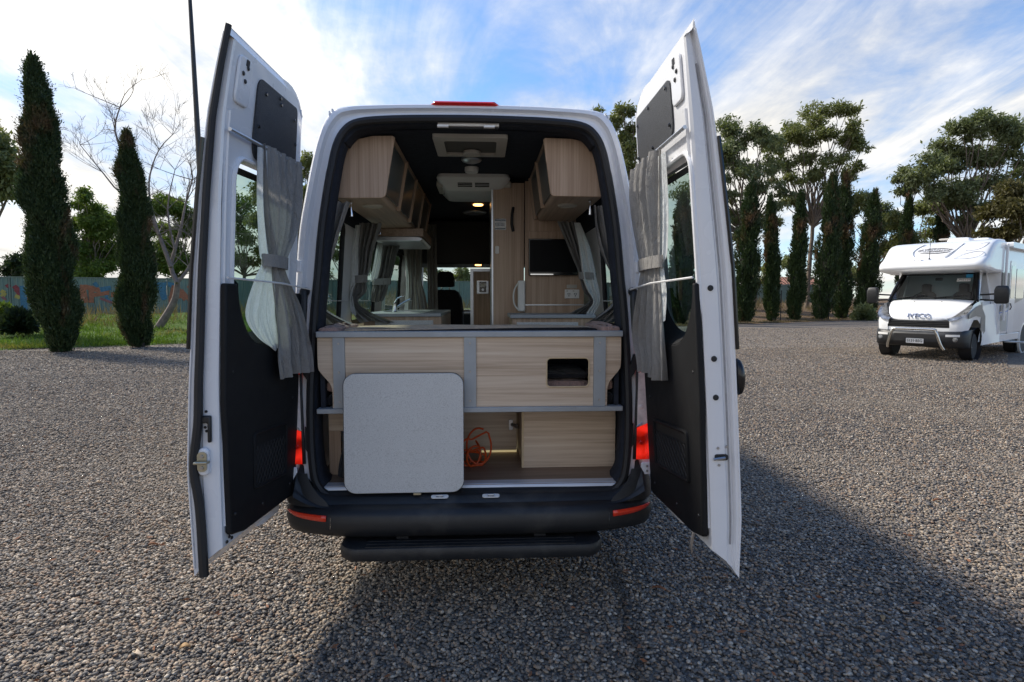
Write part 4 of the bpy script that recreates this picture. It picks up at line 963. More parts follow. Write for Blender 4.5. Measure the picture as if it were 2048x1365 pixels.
# ceiling air conditioner
t = thing('air_conditioner', 'white ceiling air conditioner with two dark slots', 'air conditioner', (-.015, 4.5, 2.42))
def acl(ins, y0, y1, z): return [(x, y, z) for x, y in rrect(-.275 + ins, .265 - ins, y0 + .17, y1 + .17, .05)]
g = MB(); g.loft([acl(0, 4.22, 4.95, 2.533), acl(-.01, 4.22, 4.95, 2.51), acl(.0, 4.24, 4.93, 2.485), acl(.05, 4.34, 4.85, 2.43), acl(.06, 4.36, 4.83, 2.425)], closed=True, cap=True); g.build('ac_casing', 'white_pl', t, ang=30)
for x0 in (-.125, .005):
    g = MB()
    for k in range(3):
        y0 = 4.428 + k * .016; z0 = 2.4735 - k * .0088
        g.add([(x0, y0, z0), (x0 + .11, y0, z0), (x0 + .11, y0 + .010, z0 - .0056), (x0, y0 + .010, z0 - .0056)], [(0, 1, 2, 3)])
    g.build_each('air_slot', 'black', t, smooth=False)
for x0 in (-.29, .235):
    g = MB(); g.box(x0, x0 + .05, 4.47, 4.8, 2.45, 2.50); g.build('side_vent', 'cream_pl', t, bevel=.012)
# white blind box hung from the rear header
t = thing('blind_box', 'white flat box with two clips under the rear roof edge', 'box', (-.012, 3.2, 2.52))
g = MB(); g.box(-.178, .153, 3.185, 3.225, 2.530, 2.567); g.build('casing', 'white_pl', t, bevel=.004)
for x in (-.15, .10):
    g = MB(); g.box(x - .03, x + .03, 3.180, 3.20, 2.522, 2.534); g.tube([(x - .03, 3.182, 2.521), (x + .03, 3.182, 2.521)], .004, 6); g.build('clip', 'steel', t)
g = MB(); g.box(-.175, .15, 3.20, 3.222, 2.521, 2.529); g.build('lower_lip', 'rubber', t, smooth=False)

# --- tall wardrobe, television wall
t = thing('wardrobe', 'tall oak laminate wardrobe with pale edge strip facing the bed', 'wardrobe', (.26, 4.8, .61))
g = MB(); g.box(.145, .385, 4.50, 5.4, .612, 2.49); g.build('carcass', 'wood_z', t, smooth=False)
g = MB(); g.box(.132, .1445, 4.492, 5.4, .612, 2.49); g.build('edge_strip', 'alu', t, smooth=False)
g = MB(); g.prism(rrect(.155, .245, 2.13, 2.215, .003), 0, .002, lambda p, q, a: (p, 4.4985 - a, q)); nb = g.build('notice', 'white_pl', t)
g = MB()
for z0, z1 in ((2.196, 2.212), (2.133, 2.145)): g.box(.158, .242, 4.4945, 4.496, z0, z1)
for k in range(7): g.box(.162 + k * .0105, .169 + k * .0105, 4.4945, 4.496, 2.157, 2.185)
g.build('printed_text', 'black', nb, smooth=False)
g = MB(); g.prism(rrect(.16, .19, 1.945, 2.005, .008), 0, .012, lambda p, q, a: (p, 4.4985 - a, q)); g.build('switch_plate', 'white_pl', t, bevel=.003)
g = MB(); g.tube([(.30, 4.49, 2.30), (.29, 4.47, 2.25), (.288, 4.47, 2.17), (.30, 4.49, 2.12)], .012, 8); g.build('coat_strap', 'rubber', t)
t = thing('television_wall', 'oak laminate partition that carries the black television', 'partition', (.6, 4.43, .61))
g = MB(); g.box(.388, .845, 4.42, 4.46, .612, 2.11); g.box(.388, .78, 4.425, 4.46, 2.112, 2.43); g.box(.388, .72, 4.425, 4.46, 2.432, 2.49); g.build('panel', 'wood_z', t, smooth=False)
g = MB(); g.box(.388, .845, 4.405, 4.419, 1.545, 1.553); g.build('joint_strip', 'alu', t, smooth=False)
tv = thing('television', 'black flat television mounted on the oak partition', 'television', (.62, 4.39, 1.77))
g = MB(); g.box(.412, .79, 4.372, 4.40, 1.775, 2.05); g.build('casing', 'black', tv, bevel=.004)
g = MB(); g.add([(.420, 4.3705, 1.80), (.782, 4.3705, 1.80), (.782, 4.3705, 2.042), (.420, 4.3705, 2.042)], [(0, 1, 2, 3)]); g.build('screen', 'screen', tv, smooth=False)
g = MB(); g.box(.425, .60, 4.366, 4.3715, 1.778, 1.786); g.build('chrome_strip', 'chrome', tv, smooth=False)
g = MB(); g.box(.57, .64, 4.40, 4.42, 1.85, 1.97); g.build('wall_mount', 'rubber', tv, smooth=False)
t = thing('power_outlet', 'white double power outlet below the television', 'power outlet', (.755, 4.41, 1.60))
g = MB(); g.prism(rrect(.695, .808, 1.598, 1.668, .004), 0, .010, lambda p, q, a: (p, 4.419 - a, q)); g.build('plate', 'white_pl', t, bevel=.003)
for xx in (.727, .776):
    g = MB()
    for dx_, dz_, w_ in ((-.007, .006, .0025), (.007, .006, .0025), (0, -.009, .0025)): g.box(xx + dx_ - w_, xx + dx_ + w_, 4.4075, 4.409, 1.628 + dz_ - .006, 1.628 + dz_ + .006)
    g.build_each('socket', 'black', t, smooth=False)
    g = MB(); g.box(xx - .02, xx - .008, 4.405, 4.409, 1.652, 1.660); g.build('switch', 'cream_pl', t, smooth=False)
g = MB(); g.prism(rrect(.71, .79, 1.676, 1.705, .003), 0, .008, lambda p, q, a: (p, 4.419 - a, q)); o = g.build('aerial_plate', 'cream_pl', None, bevel=.002); tag(o, 'narrow cream plate directly above the double power outlet', 'plate')
t = thing('towel_rack', 'white folded plastic rack with curved handle left of the television wall', 'rack', (.35, 4.40, 1.48))
g = MB(); g.box(.33, .386, 4.37, 4.418, 1.50, 1.735); g.build('rack_body', 'white_pl', t, bevel=.01)
g = MB(); g.tube(smooth_poly([(.335, 4.39, 1.72), (.305, 4.38, 1.67), (.296, 4.38, 1.61), (.305, 4.38, 1.55), (.335, 4.39, 1.51)], 4), .006, 8); g.build('curved_handle', 'white_pl', t)
# --- right bench, left kitchen bench
def bench(name, label, x0, x1, y0, y1, inner):
    t = thing(name, label, 'bench', ((x0 + x1) / 2, y0, .612))
    g = MB(); g.box(x0 + .015, x1, y0 + .02, y1, .612, 1.462); g.build('carcass', 'wood_z', t, smooth=False)
    g = MB(); g.box(x0, x1, y0, y1, 1.4625, 1.488); g.build('worktop', 'greylam', t, bevel=.004)
    w0, w1 = (x0 + .045, x1 - .12) if inner < 0 else (x0 + .10, x1 - .06)
    g = MB(); g.box(w0, w1, y0 + .008, y0 + .019, 1.10, 1.435); g.build('front_panel', 'speckle', t, bevel=.002)
    return t
bench('side_bench', 'oak bench with grey top under the television', .25, .84, 3.92, 4.405, -1)
kb = bench('kitchen_bench', 'oak kitchen bench with grey top and tap by the left windows', -.84, -.25, 4.30, 5.60, 1)
g = MB(); g.lathe([(.20, .004), (.20, 0), (.17, -.002), (.16, -.05), (.001, -.05)], (-.55, 4.75, 1.489), 'z', 28, cap=False); g.build('sink', 'steel', kb)
g = MB(); g.lathe([(.022, 0), (.018, .01), (.015, .05), (.016, .075), (.001, .08)], (-.655, 4.72, 1.489), 'z', 14); g.tube([(-.655, 4.72, 1.515), (-.58, 4.715, 1.565), (-.525, 4.71, 1.592), (-.515, 4.71, 1.578)], .009, 10); g.tube([(-.655, 4.72, 1.565), (-.63, 4.72, 1.60), (-.585, 4.72, 1.618)], .006, 8); g.build('tap', 'chrome', kb)
# half height cabinet with a control panel
t = thing('door_cabinet', 'oak door panel with pale frame and small control panel near the cab', 'cabinet', (.1, 6.0, .612))
g = MB(); g.box(-.035, .18, 5.95, 6.35, .612, 1.875); g.build('carcass', 'wood_z', t, smooth=False)
g = MB(); g.box(-.065, -.034, 5.94, 6.36, .612, 1.905); g.box(-.034, .18, 5.94, 6.36, 1.876, 1.905); g.build('pale_frame', 'alu', t, smooth=False)
cp = MB().prism(rrect(0.0, .125, 1.645, 1.785, .01), 0, .012, lambda p, q, a: (p, 5.949 - a, q)).build('control_panel', 'alu', t, bevel=.004)
g = MB(); g.prism(rrect(.028, .10, 1.662, 1.77, .006), 0, .002, lambda p, q, a: (p, 5.9365 - a, q)); g.build('panel_face', 'black', cp)
g = MB(); g.prism(rrect(.038, .09, 1.718, 1.755, .004), 0, .002, lambda p, q, a: (p, 5.934 - a, q)); g.build('panel_display', 'white_pl', cp)
g = MB(); g.lathe([(.012, 0), (.011, -.01), (.001, -.01)], (.064, 5.934, 1.688), 'y', 14); g.build('knob', 'alu', cp)
# cab bulkhead shelf and seat
g = MB(); arch = [(-.80, 2.00), (-.80, 2.30), (-.74, 2.42), (-.64, 2.49), (-.5, 2.505), (.6, 2.505), (.74, 2.40), (.80, 2.2), (.80, 2.00)]
g.prism(arch, 6.75, 7.6, lambda p, q, a: (p, a, q)); g.build('cab_shelf', 'cabdark', van, bevel=.02)
g = MB(); g.lathe([(.04, 0), (.035, -.012), (.001, -.013)], (.01, 6.9, 2.0), 'z', 14); o = g.build('cab_lamp', 'lamp_amber', None); tag(o, 'small lit lamp under the dark cab shelf', 'lamp')
t = thing('captain_chair', 'black cab seat with headrest seen past the curtains', 'seat', (-.42, 7.6, .62))
def pad(x0, x1, y0, y1, z0, z1, r): return MB().box(x0, x1, y0, y1, z0, z1)
g = MB()
g.loft([[(x, y + (z - 1.0) * -.12, z) for x, y in rrect(-.42 - w, -.42 + w, 7.55, 7.70, .05, 4)] for z, w in ((.98, .22), (1.1, .235), (1.45, .23), (1.60, .21), (1.68, .17), (1.71, .12))], closed=True, cap=True); g.build('backrest', 'darkfab', t, ang=60)
g = MB(); g.loft([[(x, y, z) for x, y in rrect(-.42 - w, -.42 + w, 7.47, 7.57, .03, 4)] for z, w in ((1.745, .10), (1.76, .118), (1.85, .118), (1.92, .10), (1.945, .07))], closed=True, cap=True); g.build('headrest', 'darkfab', t, ang=60)
g = MB()
for dx_ in (-.05, .05): g.tube([(-.42 + dx_, 7.53, 1.70), (-.42 + dx_, 7.52, 1.76)], .008, 8)
g.build_each('headrest_post', 'chrome', t)
g = MB(); g.box(-.65, -.19, 7.55, 8.1, .62, 1.02); g.build('seat_base', 'darkfab', t, bevel=.06, seg=3)

# --- bed frame across the opening
bf = thing('bed_frame', 'grey metal and oak bed base spanning the open rear of the van', 'bed frame', (0, 3.03, 1.0))
BY = 3.005
g = MB(); g.box(-.800, .803, BY - .012, BY + .05, 1.397, 1.428); g.build('top_bar', 'greyframe', bf, bevel=.003)
g = MB(); g.box(-.805, .808, BY - .012, BY + .05, .998, 1.025); g.build('lower_bar', 'greyframe', bf, bevel=.003)
for x0, x1 in ((-.717, -.657), (-.038, .025), (.650, .713)):
    g = MB(); g.box(x0, x1, BY - .004, BY + .03, 1.0255, 1.3965); up_ = g.build('upright', 'greyframe', bf, smooth=False)
    g = MB()
    for zz in (1.06, 1.215, 1.365): g.lathe([(.006, 0), (.005, -.003), (.001, -.003)], ((x0 + x1) / 2, BY - .0045, zz), 'y', 10)
    g.build_each('screw', 'steel', up_)
pf = lambda p, q, a: (p, BY + .006 + a, q)
MB().prism([(-.6565, 1.0255), (-.0385, 1.0255), (-.0385, 1.3965), (-.6565, 1.3965)], 0, .016, pf).build('front_panel', 'wood_x', bf, smooth=False)
for s_ in (-1, 1):
    sc_ = smooth_poly([(.797, 1.3965), (.797, 1.25), (.785, 1.215), (.757, 1.18), (.735, 1.15), (.7255, 1.11), (.7255, 1.0255)], 4); a = .7175 if s_ < 0 else .7135
    poly = [(s_ * p, q) for p, q in sc_] + [(s_ * a, 1.0255), (s_ * a, 1.3965)]
    e = MB().prism(poly, 0, .016, pf).build('end_panel', 'wood_x', bf, smooth=False)
    g = MB(); g.loft([[(s_ * p + s_ * .001, BY + .006 - .0005, q) for p, q in sc_], [(s_ * p + s_ * .001, BY + .022, q) for p, q in sc_]]); g.build('edge_band', 'edging', e, smooth=False)
hl_ = rrect(.399, .626, 1.129, 1.284, .022, 5); ol = to_rect(hl_, .0255, .6495, 1.0255, 1.3965)
g = MB(); g.ring(ol, hl_, lambda p, q: (p, BY + .006, q)); g.ring(ol, hl_, lambda p, q: (p, BY + .022, q)); g.loft([[(p, BY + .006 + a, q) for p, q in hl_] for a in (0, .016)], closed=True)
hp = g.build('front_panel', 'wood_x', bf, smooth=False); tag(hp, 'oak panel with a hand hole')
g = MB(); g.tube([(p, BY + .004, q) for p, q in hl_], .0045, 6, closed=True); g.build('hole_edging', 'edging', hp)
g = MB(); g.box(-.79, .79, 3.06, 3.62, 1.385, 1.40); g.build('bed_board', 'wood_x', bf, smooth=False); g = MB(); g.box(-.79, .79, 3.06, 3.9, 1.0, 1.012); g.build('bed_board', 'wood_x', bf, smooth=False)
for s_ in (-1, 1): 
    g = MB(); g.box(s_ * .78 - .012, s_ * .78 + .012, 3.03, 3.30, 1.013, 1.384); g.build('side_board', 'dark', bf, smooth=False)
g = MB(); g.box(-.76, .76, 3.60, 3.615, 1.013, 1.384); g.build('rear_board', 'dark', bf, smooth=False)
# things lying in the bed box
def cushion(x0, x1, y0, y1, z0, z1, m, label, name='cushion', band=None, puff=.25, group=None):
    g = MB(); H = z1 - z0
    def row(z, ins): return [(x, y, z) for x, y in rrect(x0 + ins, x1 - ins, y0 + ins, y1 - ins, min(.05, (x1 - x0) * .2, (y1 - y0) * .3) + .001, 5)]
    rr = [(0, .02), (.08, .006), (.25, 0), (.75, 0), (.92, .006), (1.0, .022)]
    rows_ = [row(z0 + H * k, i) for k, i in rr]
    g.loft(rows_, closed=True, cap=False)
    # slightly domed top
    n = 14
    g.grid(lambda u, w: ((x0 + .022 + (x1 - x0 - .044) * u), (y0 + .022 + (y1 - y0 - .044) * w), z1 + .012 * math.sin(u * math.pi) ** .5 * math.sin(w * math.pi) ** .5 + .003 * math.sin(11 * u + 7 * w)), n, n)
    o = g.build(name, m, None, ang=70); tag(o, label, 'cushion', group)
    return o
cushion(-.685, .685, 3.07, 3.42, 1.402, 1.437, 'cushion', 'wide beige bed cushion lying on the bed base')
cushion(-.80, -.695, 3.03, 3.55, 1.402, 1.448, 'cushion2', 'brown bolster cushion at the left end of the bed')
cushion(.695, .80, 3.03, 3.55, 1.402, 1.452, 'cushion2', 'brown bolster cushion at the right end of the bed')
g = MB(); g.prism([(-.60, 1.428), (-.45, 1.4305), (.3, 1.442), (.62, 1.444), (.67, 1.438), (.68, 1.428)], 0, .012, lambda p, q, a: (p, 3.053 + a, q)); o = g.build('black_cloth', 'darkfab', None, smooth=False); tag(o, 'black edge of cloth tucked between bed cushion and grey bar', 'cloth')
cushion(.36, .66, 3.10, 3.6, 1.012, 1.145, 'cushion2', 'mauve cushion seen through the hand hole of the bed panel')
cushion(.34, .655, 3.11, 3.6, 1.158, 1.185, 'darkfab', 'thin dark cushion on top of the mauve one behind the hand hole')
for s_, w_ in ((-1, 'left'), (1, 'right')):
    cushion(min(s_ * .77, s_ * .71), max(s_ * .77, s_ * .71), 3.06, 3.6, 1.10, 1.16, 'cushion2', 'mauve cushion showing in the %s scoop of the bed panel' % w_)
    cushion(min(s_ * .77, s_ * .71), max(s_ * .77, s_ * .71), 3.06, 3.6, 1.0255, 1.085, 'darkfab', 'black cushion at the bottom of the %s scoop of the bed panel' % w_)
# --- floor, locker boxes below the bed
g = MB(); g.box(-.86, .86, 2.995, 7.0, .586, .610); g.build('van_floor', 'floorwood', van, smooth=False)
t = thing('storage_box', 'oak storage box on the van floor at the right under the bed', 'storage box', (.57, 3.6, .611))
g = MB(); g.box(.298, .835, 3.276, 3.292, .612, .996); g.build('front_panel', 'wood_x', t, smooth=False)
g = MB(); g.box(.290, .3075, 3.293, 4.1, .612, .996); g.build('side_panel', 'wood_y', t, smooth=False)
g = MB(); g.box(.285, .2975, 3.274, 3.2925, .612, .996); g.build('edge_strip', 'edging', t, smooth=False)
t = thing('locker_door', 'oak back panel under the bed with a hinge and a lit gap below', 'panel', (.05, 3.62, .61))
g = MB(); g.box(-.40, .272, 3.60, 3.616, .632, .996); g.build('panel', 'wood_x', t, smooth=False)
g = MB(); g.box(.05, .276, 3.622, 3.632, .612, .628); g.build('light_strip', 'lamp_led', t, smooth=False)
g = MB(); g.box(.274, .279, 3.60, 3.612, .65, .996); g.build('edge_band', 'edging', t, smooth=False)
g = MB(); g.prism(rrect(.225, .25, .765, .83, .006), 0, .012, lambda p, q, a: (p, 3.598 - a, q)); g.tube([(.24, 3.585, .80), (.265, 3.575, .795), (.28, 3.57, .80)], .010, 8); g.tube([(.26, 3.575, .79), (.285, 3.56, .785)], .008, 8); g.build('hinge', 'steel', t)
t = thing('wheel_locker', 'oak corner locker on the van floor at the left behind the speckled board', 'locker', (-.75, 3.3, .611))
g = MB(); g.box(-.80, -.55, 3.20, 3.216, .86, .996); g.build('upper_panel', 'wood_x', t, smooth=False)
g = MB(); g.box(-.80, -.735, 3.20, 3.216, .612, .859); g.build('upright', 'wood_z', t, smooth=False)
g = MB(); g.box(-.80, -.5, 3.75, 3.77, .612, .996); g.build('back_board', 'dark', t, smooth=False)
g = MB()
def bagf(u, w):
    a = u * 2 * math.pi; p = math.sin(w * math.pi * .5)
    return (-.655 + .085 * math.cos(a) * (1 - .75 * w ** 2) + .012 * math.sin(5 * a), 3.20 + .10 * math.sin(a) * (1 - .6 * w), .613 + .22 * w)
g.grid(bagf, 20, 8); o = g.build('black_bag', 'darkfab', None, ang=80); tag(o, 'black cloth bag slumped on the van floor at the left', 'bag')
# --- speckled table board leaning in the opening
def tb(p, q, a): return (p, 2.945 + (q - .592) * .04 - a, q)
t = thing('table_board', 'square speckled grey table board with rounded corners leaning in the van opening', 'table board', (-.35, 2.94, .592))
g = MB(); g.prism(rrect(-.655, -.041, .594, 1.214, .062, 8), 0, .022, tb); g.build('board', 'speckle', t, bevel=.003)
g = MB(); lp = rrect(-.657, -.039, .592, 1.216, .064, 8); g.loft([[tb(p, q, a) for p, q in lp] for a in (.003, .019)], closed=True); g.build('edge_band', 'rubber', t, smooth=False)
g = MB(); g.box(-.30, -.262, 2.915, 2.945, .585, .595); g.build('catch', 'zinc', t, smooth=False)
# --- orange cable coil
g = MB(); pts = []
loops = [((.035, .725), (.078, .105), 3.34), ((-.02, .70), (.06, .085), 3.32), ((.02, .69), (.05, .07), 3.30), ((-.03, .68), (.075, .055), 3.36), ((.0, .675), (.085, .05), 3.38)]
for li, ((cx_, cz_), (rx, rz), yy) in enumerate(loops):
    for k in range(18):
        a = k / 18 * 2 * math.pi + 1.2; w = (li + k / 18)
        z = cz_ + rz * math.sin(a) - .01 * li; pts.append((cx_ + rx * math.cos(a) + .006 * math.sin(w * 5), yy + .02 * math.sin(a + li) + .02 * k / 18, max(.617, z)))
sp = smooth_poly(pts, 2); g.tube(sp, .0058, 8); o = g.build('extension_cord', 'orange', None); tag(o, 'coiled orange extension cord on the van floor beside the speckled board', 'cord')
# ================================================================== MOTORHOME (built facing -Y, then turned and set in the yard)
MH = thing('motorhome', 'white coachbuilt motorhome with cab-over pod, parked at the right and facing the camera', 'motorhome', (11.28, 14.30, 0), R(-56.0), local=True)
MH.scale = (1.03, 1.03, 1.03)
M['mhpaint'] = mat('motorhome_white', (0.80, 0.81, 0.82), 0.25, var=0.015, scale=1.2, coat=.6, dirt=((0.5, 0.48, 0.45), 0.08))
M['mhgrey'] = mat('motorhome_grey_graphic', (0.14, 0.14, 0.145), 0.35, var=0.06, coat=.3)
M['mhline'] = mat('motorhome_pale_line', (0.52, 0.53, 0.56), 0.4, var=0.05)
M['mhbrown'] = mat('motorhome_brown_graphic', (0.10, 0.080, 0.075), 0.4, var=0.15, scale=14)
M['mhblue'] = mat('motorhome_blue_line', (0.03, 0.13, 0.45), 0.35, var=0.05)
M['badge'] = mat('oval_badge', (0.20, 0.20, 0.20), 0.3, var=0.1, scale=40)
M['headlamp'] = mat('headlamp_lens', (0.22, 0.225, 0.23), 0.10, metal=0.5, var=0.9, scale=9, bump=.5, bscale=16, coat=1.0, bdist=.02)
M['mhglass'] = mat('dark_window', (0.025, 0.035, 0.04), 0.06, var=0.5, scale=2.5, coat=1.0)
M['interior'] = mat('cab_interior', (0.03, 0.031, 0.034), 0.7, var=.4, scale=6)
M['letter'] = mat('white_letter', (0.72, 0.73, 0.75), 0.4, var=.02)
M['bluegrey'] = mat('blue_grey_letter', (0.20, 0.235, 0.34), 0.3, metal=.3, var=.05)
M['ink'] = mat('black_ink', (0.01, 0.01, 0.01), 0.5, var=.05)
M['sticker'] = mat('blue_sticker', (0.05, 0.35, 0.62), 0.4, var=.05)
def text_mesh(name, body, size, m, parent, fn, extrude=.004, shear=0.0, sx=1.0):
    cu = bpy.data.curves.new(name + '_curve', 'FONT'); cu.body = body; cu.size = size; cu.extrude = extrude; cu.align_x = 'CENTER'; cu.align_y = 'CENTER'; cu.shear = shear; cu.resolution_u = 3
    ob = bpy.data.objects.new(name + '_tmp', cu); COL.objects.link(ob)
    dg = bpy.context.evaluated_depsgraph_get(); me = bpy.data.meshes.new_from_object(ob.evaluated_get(dg)); bpy.data.objects.remove(ob); bpy.data.curves.remove(cu)
    for v in me.vertices: v.co = Vector(fn(v.co.x * sx, v.co.y, v.co.z))
    me.name = name; me.materials.clear(); me.materials.append(M[m]); return link_mesh(name, me, parent)
# body shell behind the cab
g = MB()
bx = rrect(-1.15, 1.15, .62, 3.04, [.02, .12, .12, .02], 6)
g.prism(bx, 2.15, 7.1, lambda p, q, a: (p, a, q)); body = g.build('coach_body', 'mhpaint', MH, ang=40)
g = MB(); g.box(-1.13, 1.13, 2.2, 7.05, .40, .62); g.build('side_skirt', 'mhpaint', MH, bevel=.03)
# pod over the cab: side profile scaled towards the rounded sides
pp = smooth_poly([(2.25, 2.20), (1.5, 2.20), (.95, 2.235), (.66, 2.26), (.56, 2.33), (.58, 2.43), (.70, 2.52), (.86, 2.60), (1.10, 2.80), (1.32, 2.95), (1.60, 3.03), (1.95, 3.07), (2.25, 3.075)], 4)
def podrow(x, k): 
    cy_, cz_ = 1.9, 2.62
    return [(x, cy_ + (y - cy_) * k if y < cy_ else y, cz_ + (z - cz_) * (k * .45 + .55)) for y, z in pp]
g = MB(); xs = [(-1.165, .55), (-1.16, .80), (-1.14, .90), (-1.09, .96), (-.98, .99), (-.7, 1.0), (-.35, 1.0), (0, 1.0), (.35, 1.0), (.7, 1.0), (.98, .99), (1.09, .96), (1.14, .90), (1.16, .80), (1.165, .55)]
g.loft([podrow(x, k) for x, k in xs]); g.add(podrow(-1.165, .55), [tuple(range(len(pp)))]); g.add(podrow(1.165, .55), [tuple(range(len(pp)))]); pod = g.build('cab_over_pod', 'mhpaint', MH, ang=50)
def onpod(x, w, lift=.004):     # w along the raked front of the pod, 0 low .. 1 top
    y, z = .70 + w * .62, 2.52 + w * .43; z -= .012 * math.sin(w * math.pi); return (x, y - .62 * lift * 1.2, z + .78 * lift * 1.2)
def podstrip(pts, wid, m, lift=.012, name='pod_moulding'):
    g = MB(); g.tube([onpod(x, w, lift) for x, w in smooth_poly(pts, 5)], wid, 6, flat=.5); return g.build(name, m, pod)
podstrip([(-.35, 1.05), (-.50, .75), (-.52, .45), (-.38, .12), (-.2, .02)], .018, 'mhline'); podstrip([(-.31, 1.05), (-.46, .75), (-.48, .45), (-.34, .12), (-.16, .02)], .035, 'mhpaint', .02)
for a in ([(.52, .02), (.62, .30), (.90, .48), (1.05, .42), (1.02, .18), (.85, .03), (.52, .02)], [(.66, .52), (.80, .80), (1.0, .96), (1.07, .95), (.98, .66), (.84, .55), (.66, .52)]):
    podstrip(a, .010, 'mhline', .006)
podstrip([(.28, .20), (.42, .55), (.55, 1.0)], .03, 'mhpaint', .02)
# oval badge with lettering
el = [(.02 + .40 * math.cos(k / 36 * 2 * math.pi), .62 + .155 * math.sin(k / 36 * 2 * math.pi)) for k in range(36)]
g = MB(); g.add([onpod(p, q, .02) for p, q in el], [tuple(range(36))]); bd = g.build('oval_badge', 'badge', pod, smooth=False)
g = MB(); g.tube([onpod(p, q, .022) for p, q in el], .010, 6, closed=True); g.tube([onpod(.02 + (p - .02) * .92, .62 + (q - .62) * .86, .024) for p, q in el], .004, 5, closed=True); g.build('badge_rim', 'letter', bd)
text_mesh('badge_lettering', 'Sunliner', .19, 'letter', bd, lambda a, b_, c: onpod(.02 + a, .615 + b_ * 1.35, .03 + c), .003, shear=.35)
g = MB(); g.tube([onpod(-.28, .60, .03), onpod(-.05, .56, .032), onpod(.32, .66, .03)], .006, 5); g.build('badge_swoosh', 'letter', bd)
# aerial
g = MB(); b0 = onpod(.0, .06, .01); g.lathe([(.025, 0), (.02, .02), (.006, .05), (.001, .05)], b0, 'z', 10); g.tube([b0, (b0[0], b0[1] + .02, b0[2] + .52)], .007, 5); g.build('aerial', 'rubber', MH)
# roof vents
for y_, x_ in ((2.2, .25), (2.7, .55)):
    g = MB(); g.loft([[(x, y, z) for x, y in rrect(x_ - w, x_ + w, y_ - w, y_ + w, .06)] for z, w in ((3.04, .26), (3.10, .25), (3.15, .22), (3.17, .14))], closed=True, cap=True); g.build('roof_vent', 'mhpaint', MH, ang=40)
g = MB(); g.loft([[(x, y, z) for x, y in rrect(-.02 - w, -.02 + w * 1.3, 2.3 - w * .3, 2.3 + w * .3, .03)] for z, w in ((3.06, .08), (3.14, .08), (3.15, .25), (3.18, .25), (3.19, .22))], closed=True, cap=True); g.build('roof_vent', 'cream_pl', MH, ang=40)
# cab: doors and sides
g = MB()
for s_ in (-1, 1):
    g.loft([[(s_ * x, y, z) for z, x in ((.45, .97), (.8, 1.0), (1.2, 1.0), (1.48, .985))] for y in (1.25, 2.2)])
    g.loft([[(s_ * .985, y, 1.48), (s_ * .86, y, 2.25)] for y in (2.0, 2.2)])
    g.loft([[(s_ * .97, .95, 1.46), (s_ * .985, 1.25, 1.48), (s_ * .985, 1.5, 1.48)], [(s_ * .82, 1.55, 2.22), (s_ * .84, 1.62, 2.24), (s_ * .85, 1.8, 2.25)]])
g.build_each('cab_side', 'mhpaint', MH, ang=50)
for s_ in (-1, 1):
    g = MB(); g.add([(s_ * .99, 1.18, 1.50), (s_ * .992, 2.02, 1.50), (s_ * .875, 2.02, 2.16), (s_ * .868, 1.72, 2.16)], [(0, 1, 2, 3)]); g.build('cab_window', 'mhglass', MH, smooth=False)
# wings, nose and bonnet as one skin
def hood_row(y, z, hwid, crown): return [(hwid * k, y + (abs(k) ** 3) * .10, z - crown * abs(k) ** 2.2) for k in np.linspace(-1, 1, 13)]
g = MB(); g.loft([hood_row(.98, 1.53, .90, .03), hood_row(.80, 1.47, .90, .05), hood_row(.55, 1.36, .85, .06), hood_row(.32, 1.22, .76, .07), hood_row(.20, 1.10, .67, .05), hood_row(.17, 1.00, .64, -.02), hood_row(.18, .96, .60, -.05)]); bonnet = g.build('bonnet', 'mhpaint', MH, ang=60)
g = MB()
for s_ in (-1, 1):
    rws = []
    for x, y, zt in ((.66, .16, 1.0), (.80, .18, 1.05), (.90, .24, 1.12), (.97, .40, 1.24), (1.0, .70, 1.40), (1.0, 1.0, 1.47), (1.0, 1.26, 1.48)):
        zb = .72 if y < .5 else (1.02 if y < 1.2 else .9)
        rws.append([(s_ * x, y, zb), (s_ * (x + .012), y - .01, (zb + zt) / 2), (s_ * x * .985, y + .02, zt)])
    g.loft(rws)
g.loft([[(x, .155 + .03 * abs(x) ** 2, z) for x in np.linspace(-.68, .68, 9)] for z in (.70, .82)]); g.build_each('front_wing', 'mhpaint', MH, ang=60)
# grille, bumper
g = MB(); g.loft([[(x, .17 + .03 * abs(x) ** 2, zt - .19 + (.19 * k)) for x in np.linspace(-.70, .70, 11)] for k, zt in ((0, 1.0), (.5, 1.0), (1, 1.0))]); gr = g.build('grille', 'rubber', MH)
for k in range(4):
    g = MB(); g.tube([(x, .158 + .03 * abs(x) ** 2, .835 + k * .043) for x in np.linspace(-.66, .66, 9)], .009, 5); g.build('grille_bar', 'plastic', gr)
pl_ = smooth_poly([(0, .04), (.45, .05), (.72, .09), (.92, .20), (1.0, .40), (1.005, .62)], 5); plan2 = [(-x, y) for x, y in pl_[::-1]] + pl_[1:]
g = MB(); g.loft([[(x, y + d, z + .08 * max(0, abs(x) - .5) * k) for x, y in plan2] for d, z, k in ((.14, .33, 0), (.03, .37, 0), (0, .50, 0), (.0, .62, .4), (.03, .71, 1), (.12, .735, 1))]); bmp = g.build('front_bumper', 'plastic', MH, ang=60)
g = MB(); g.loft([[(x, .028 + .03 * abs(x) ** 2, z) for x in np.linspace(-.48, .48, 7)] for z in (.47, .66)]); g.build('lower_intake', 'rubber', bmp)
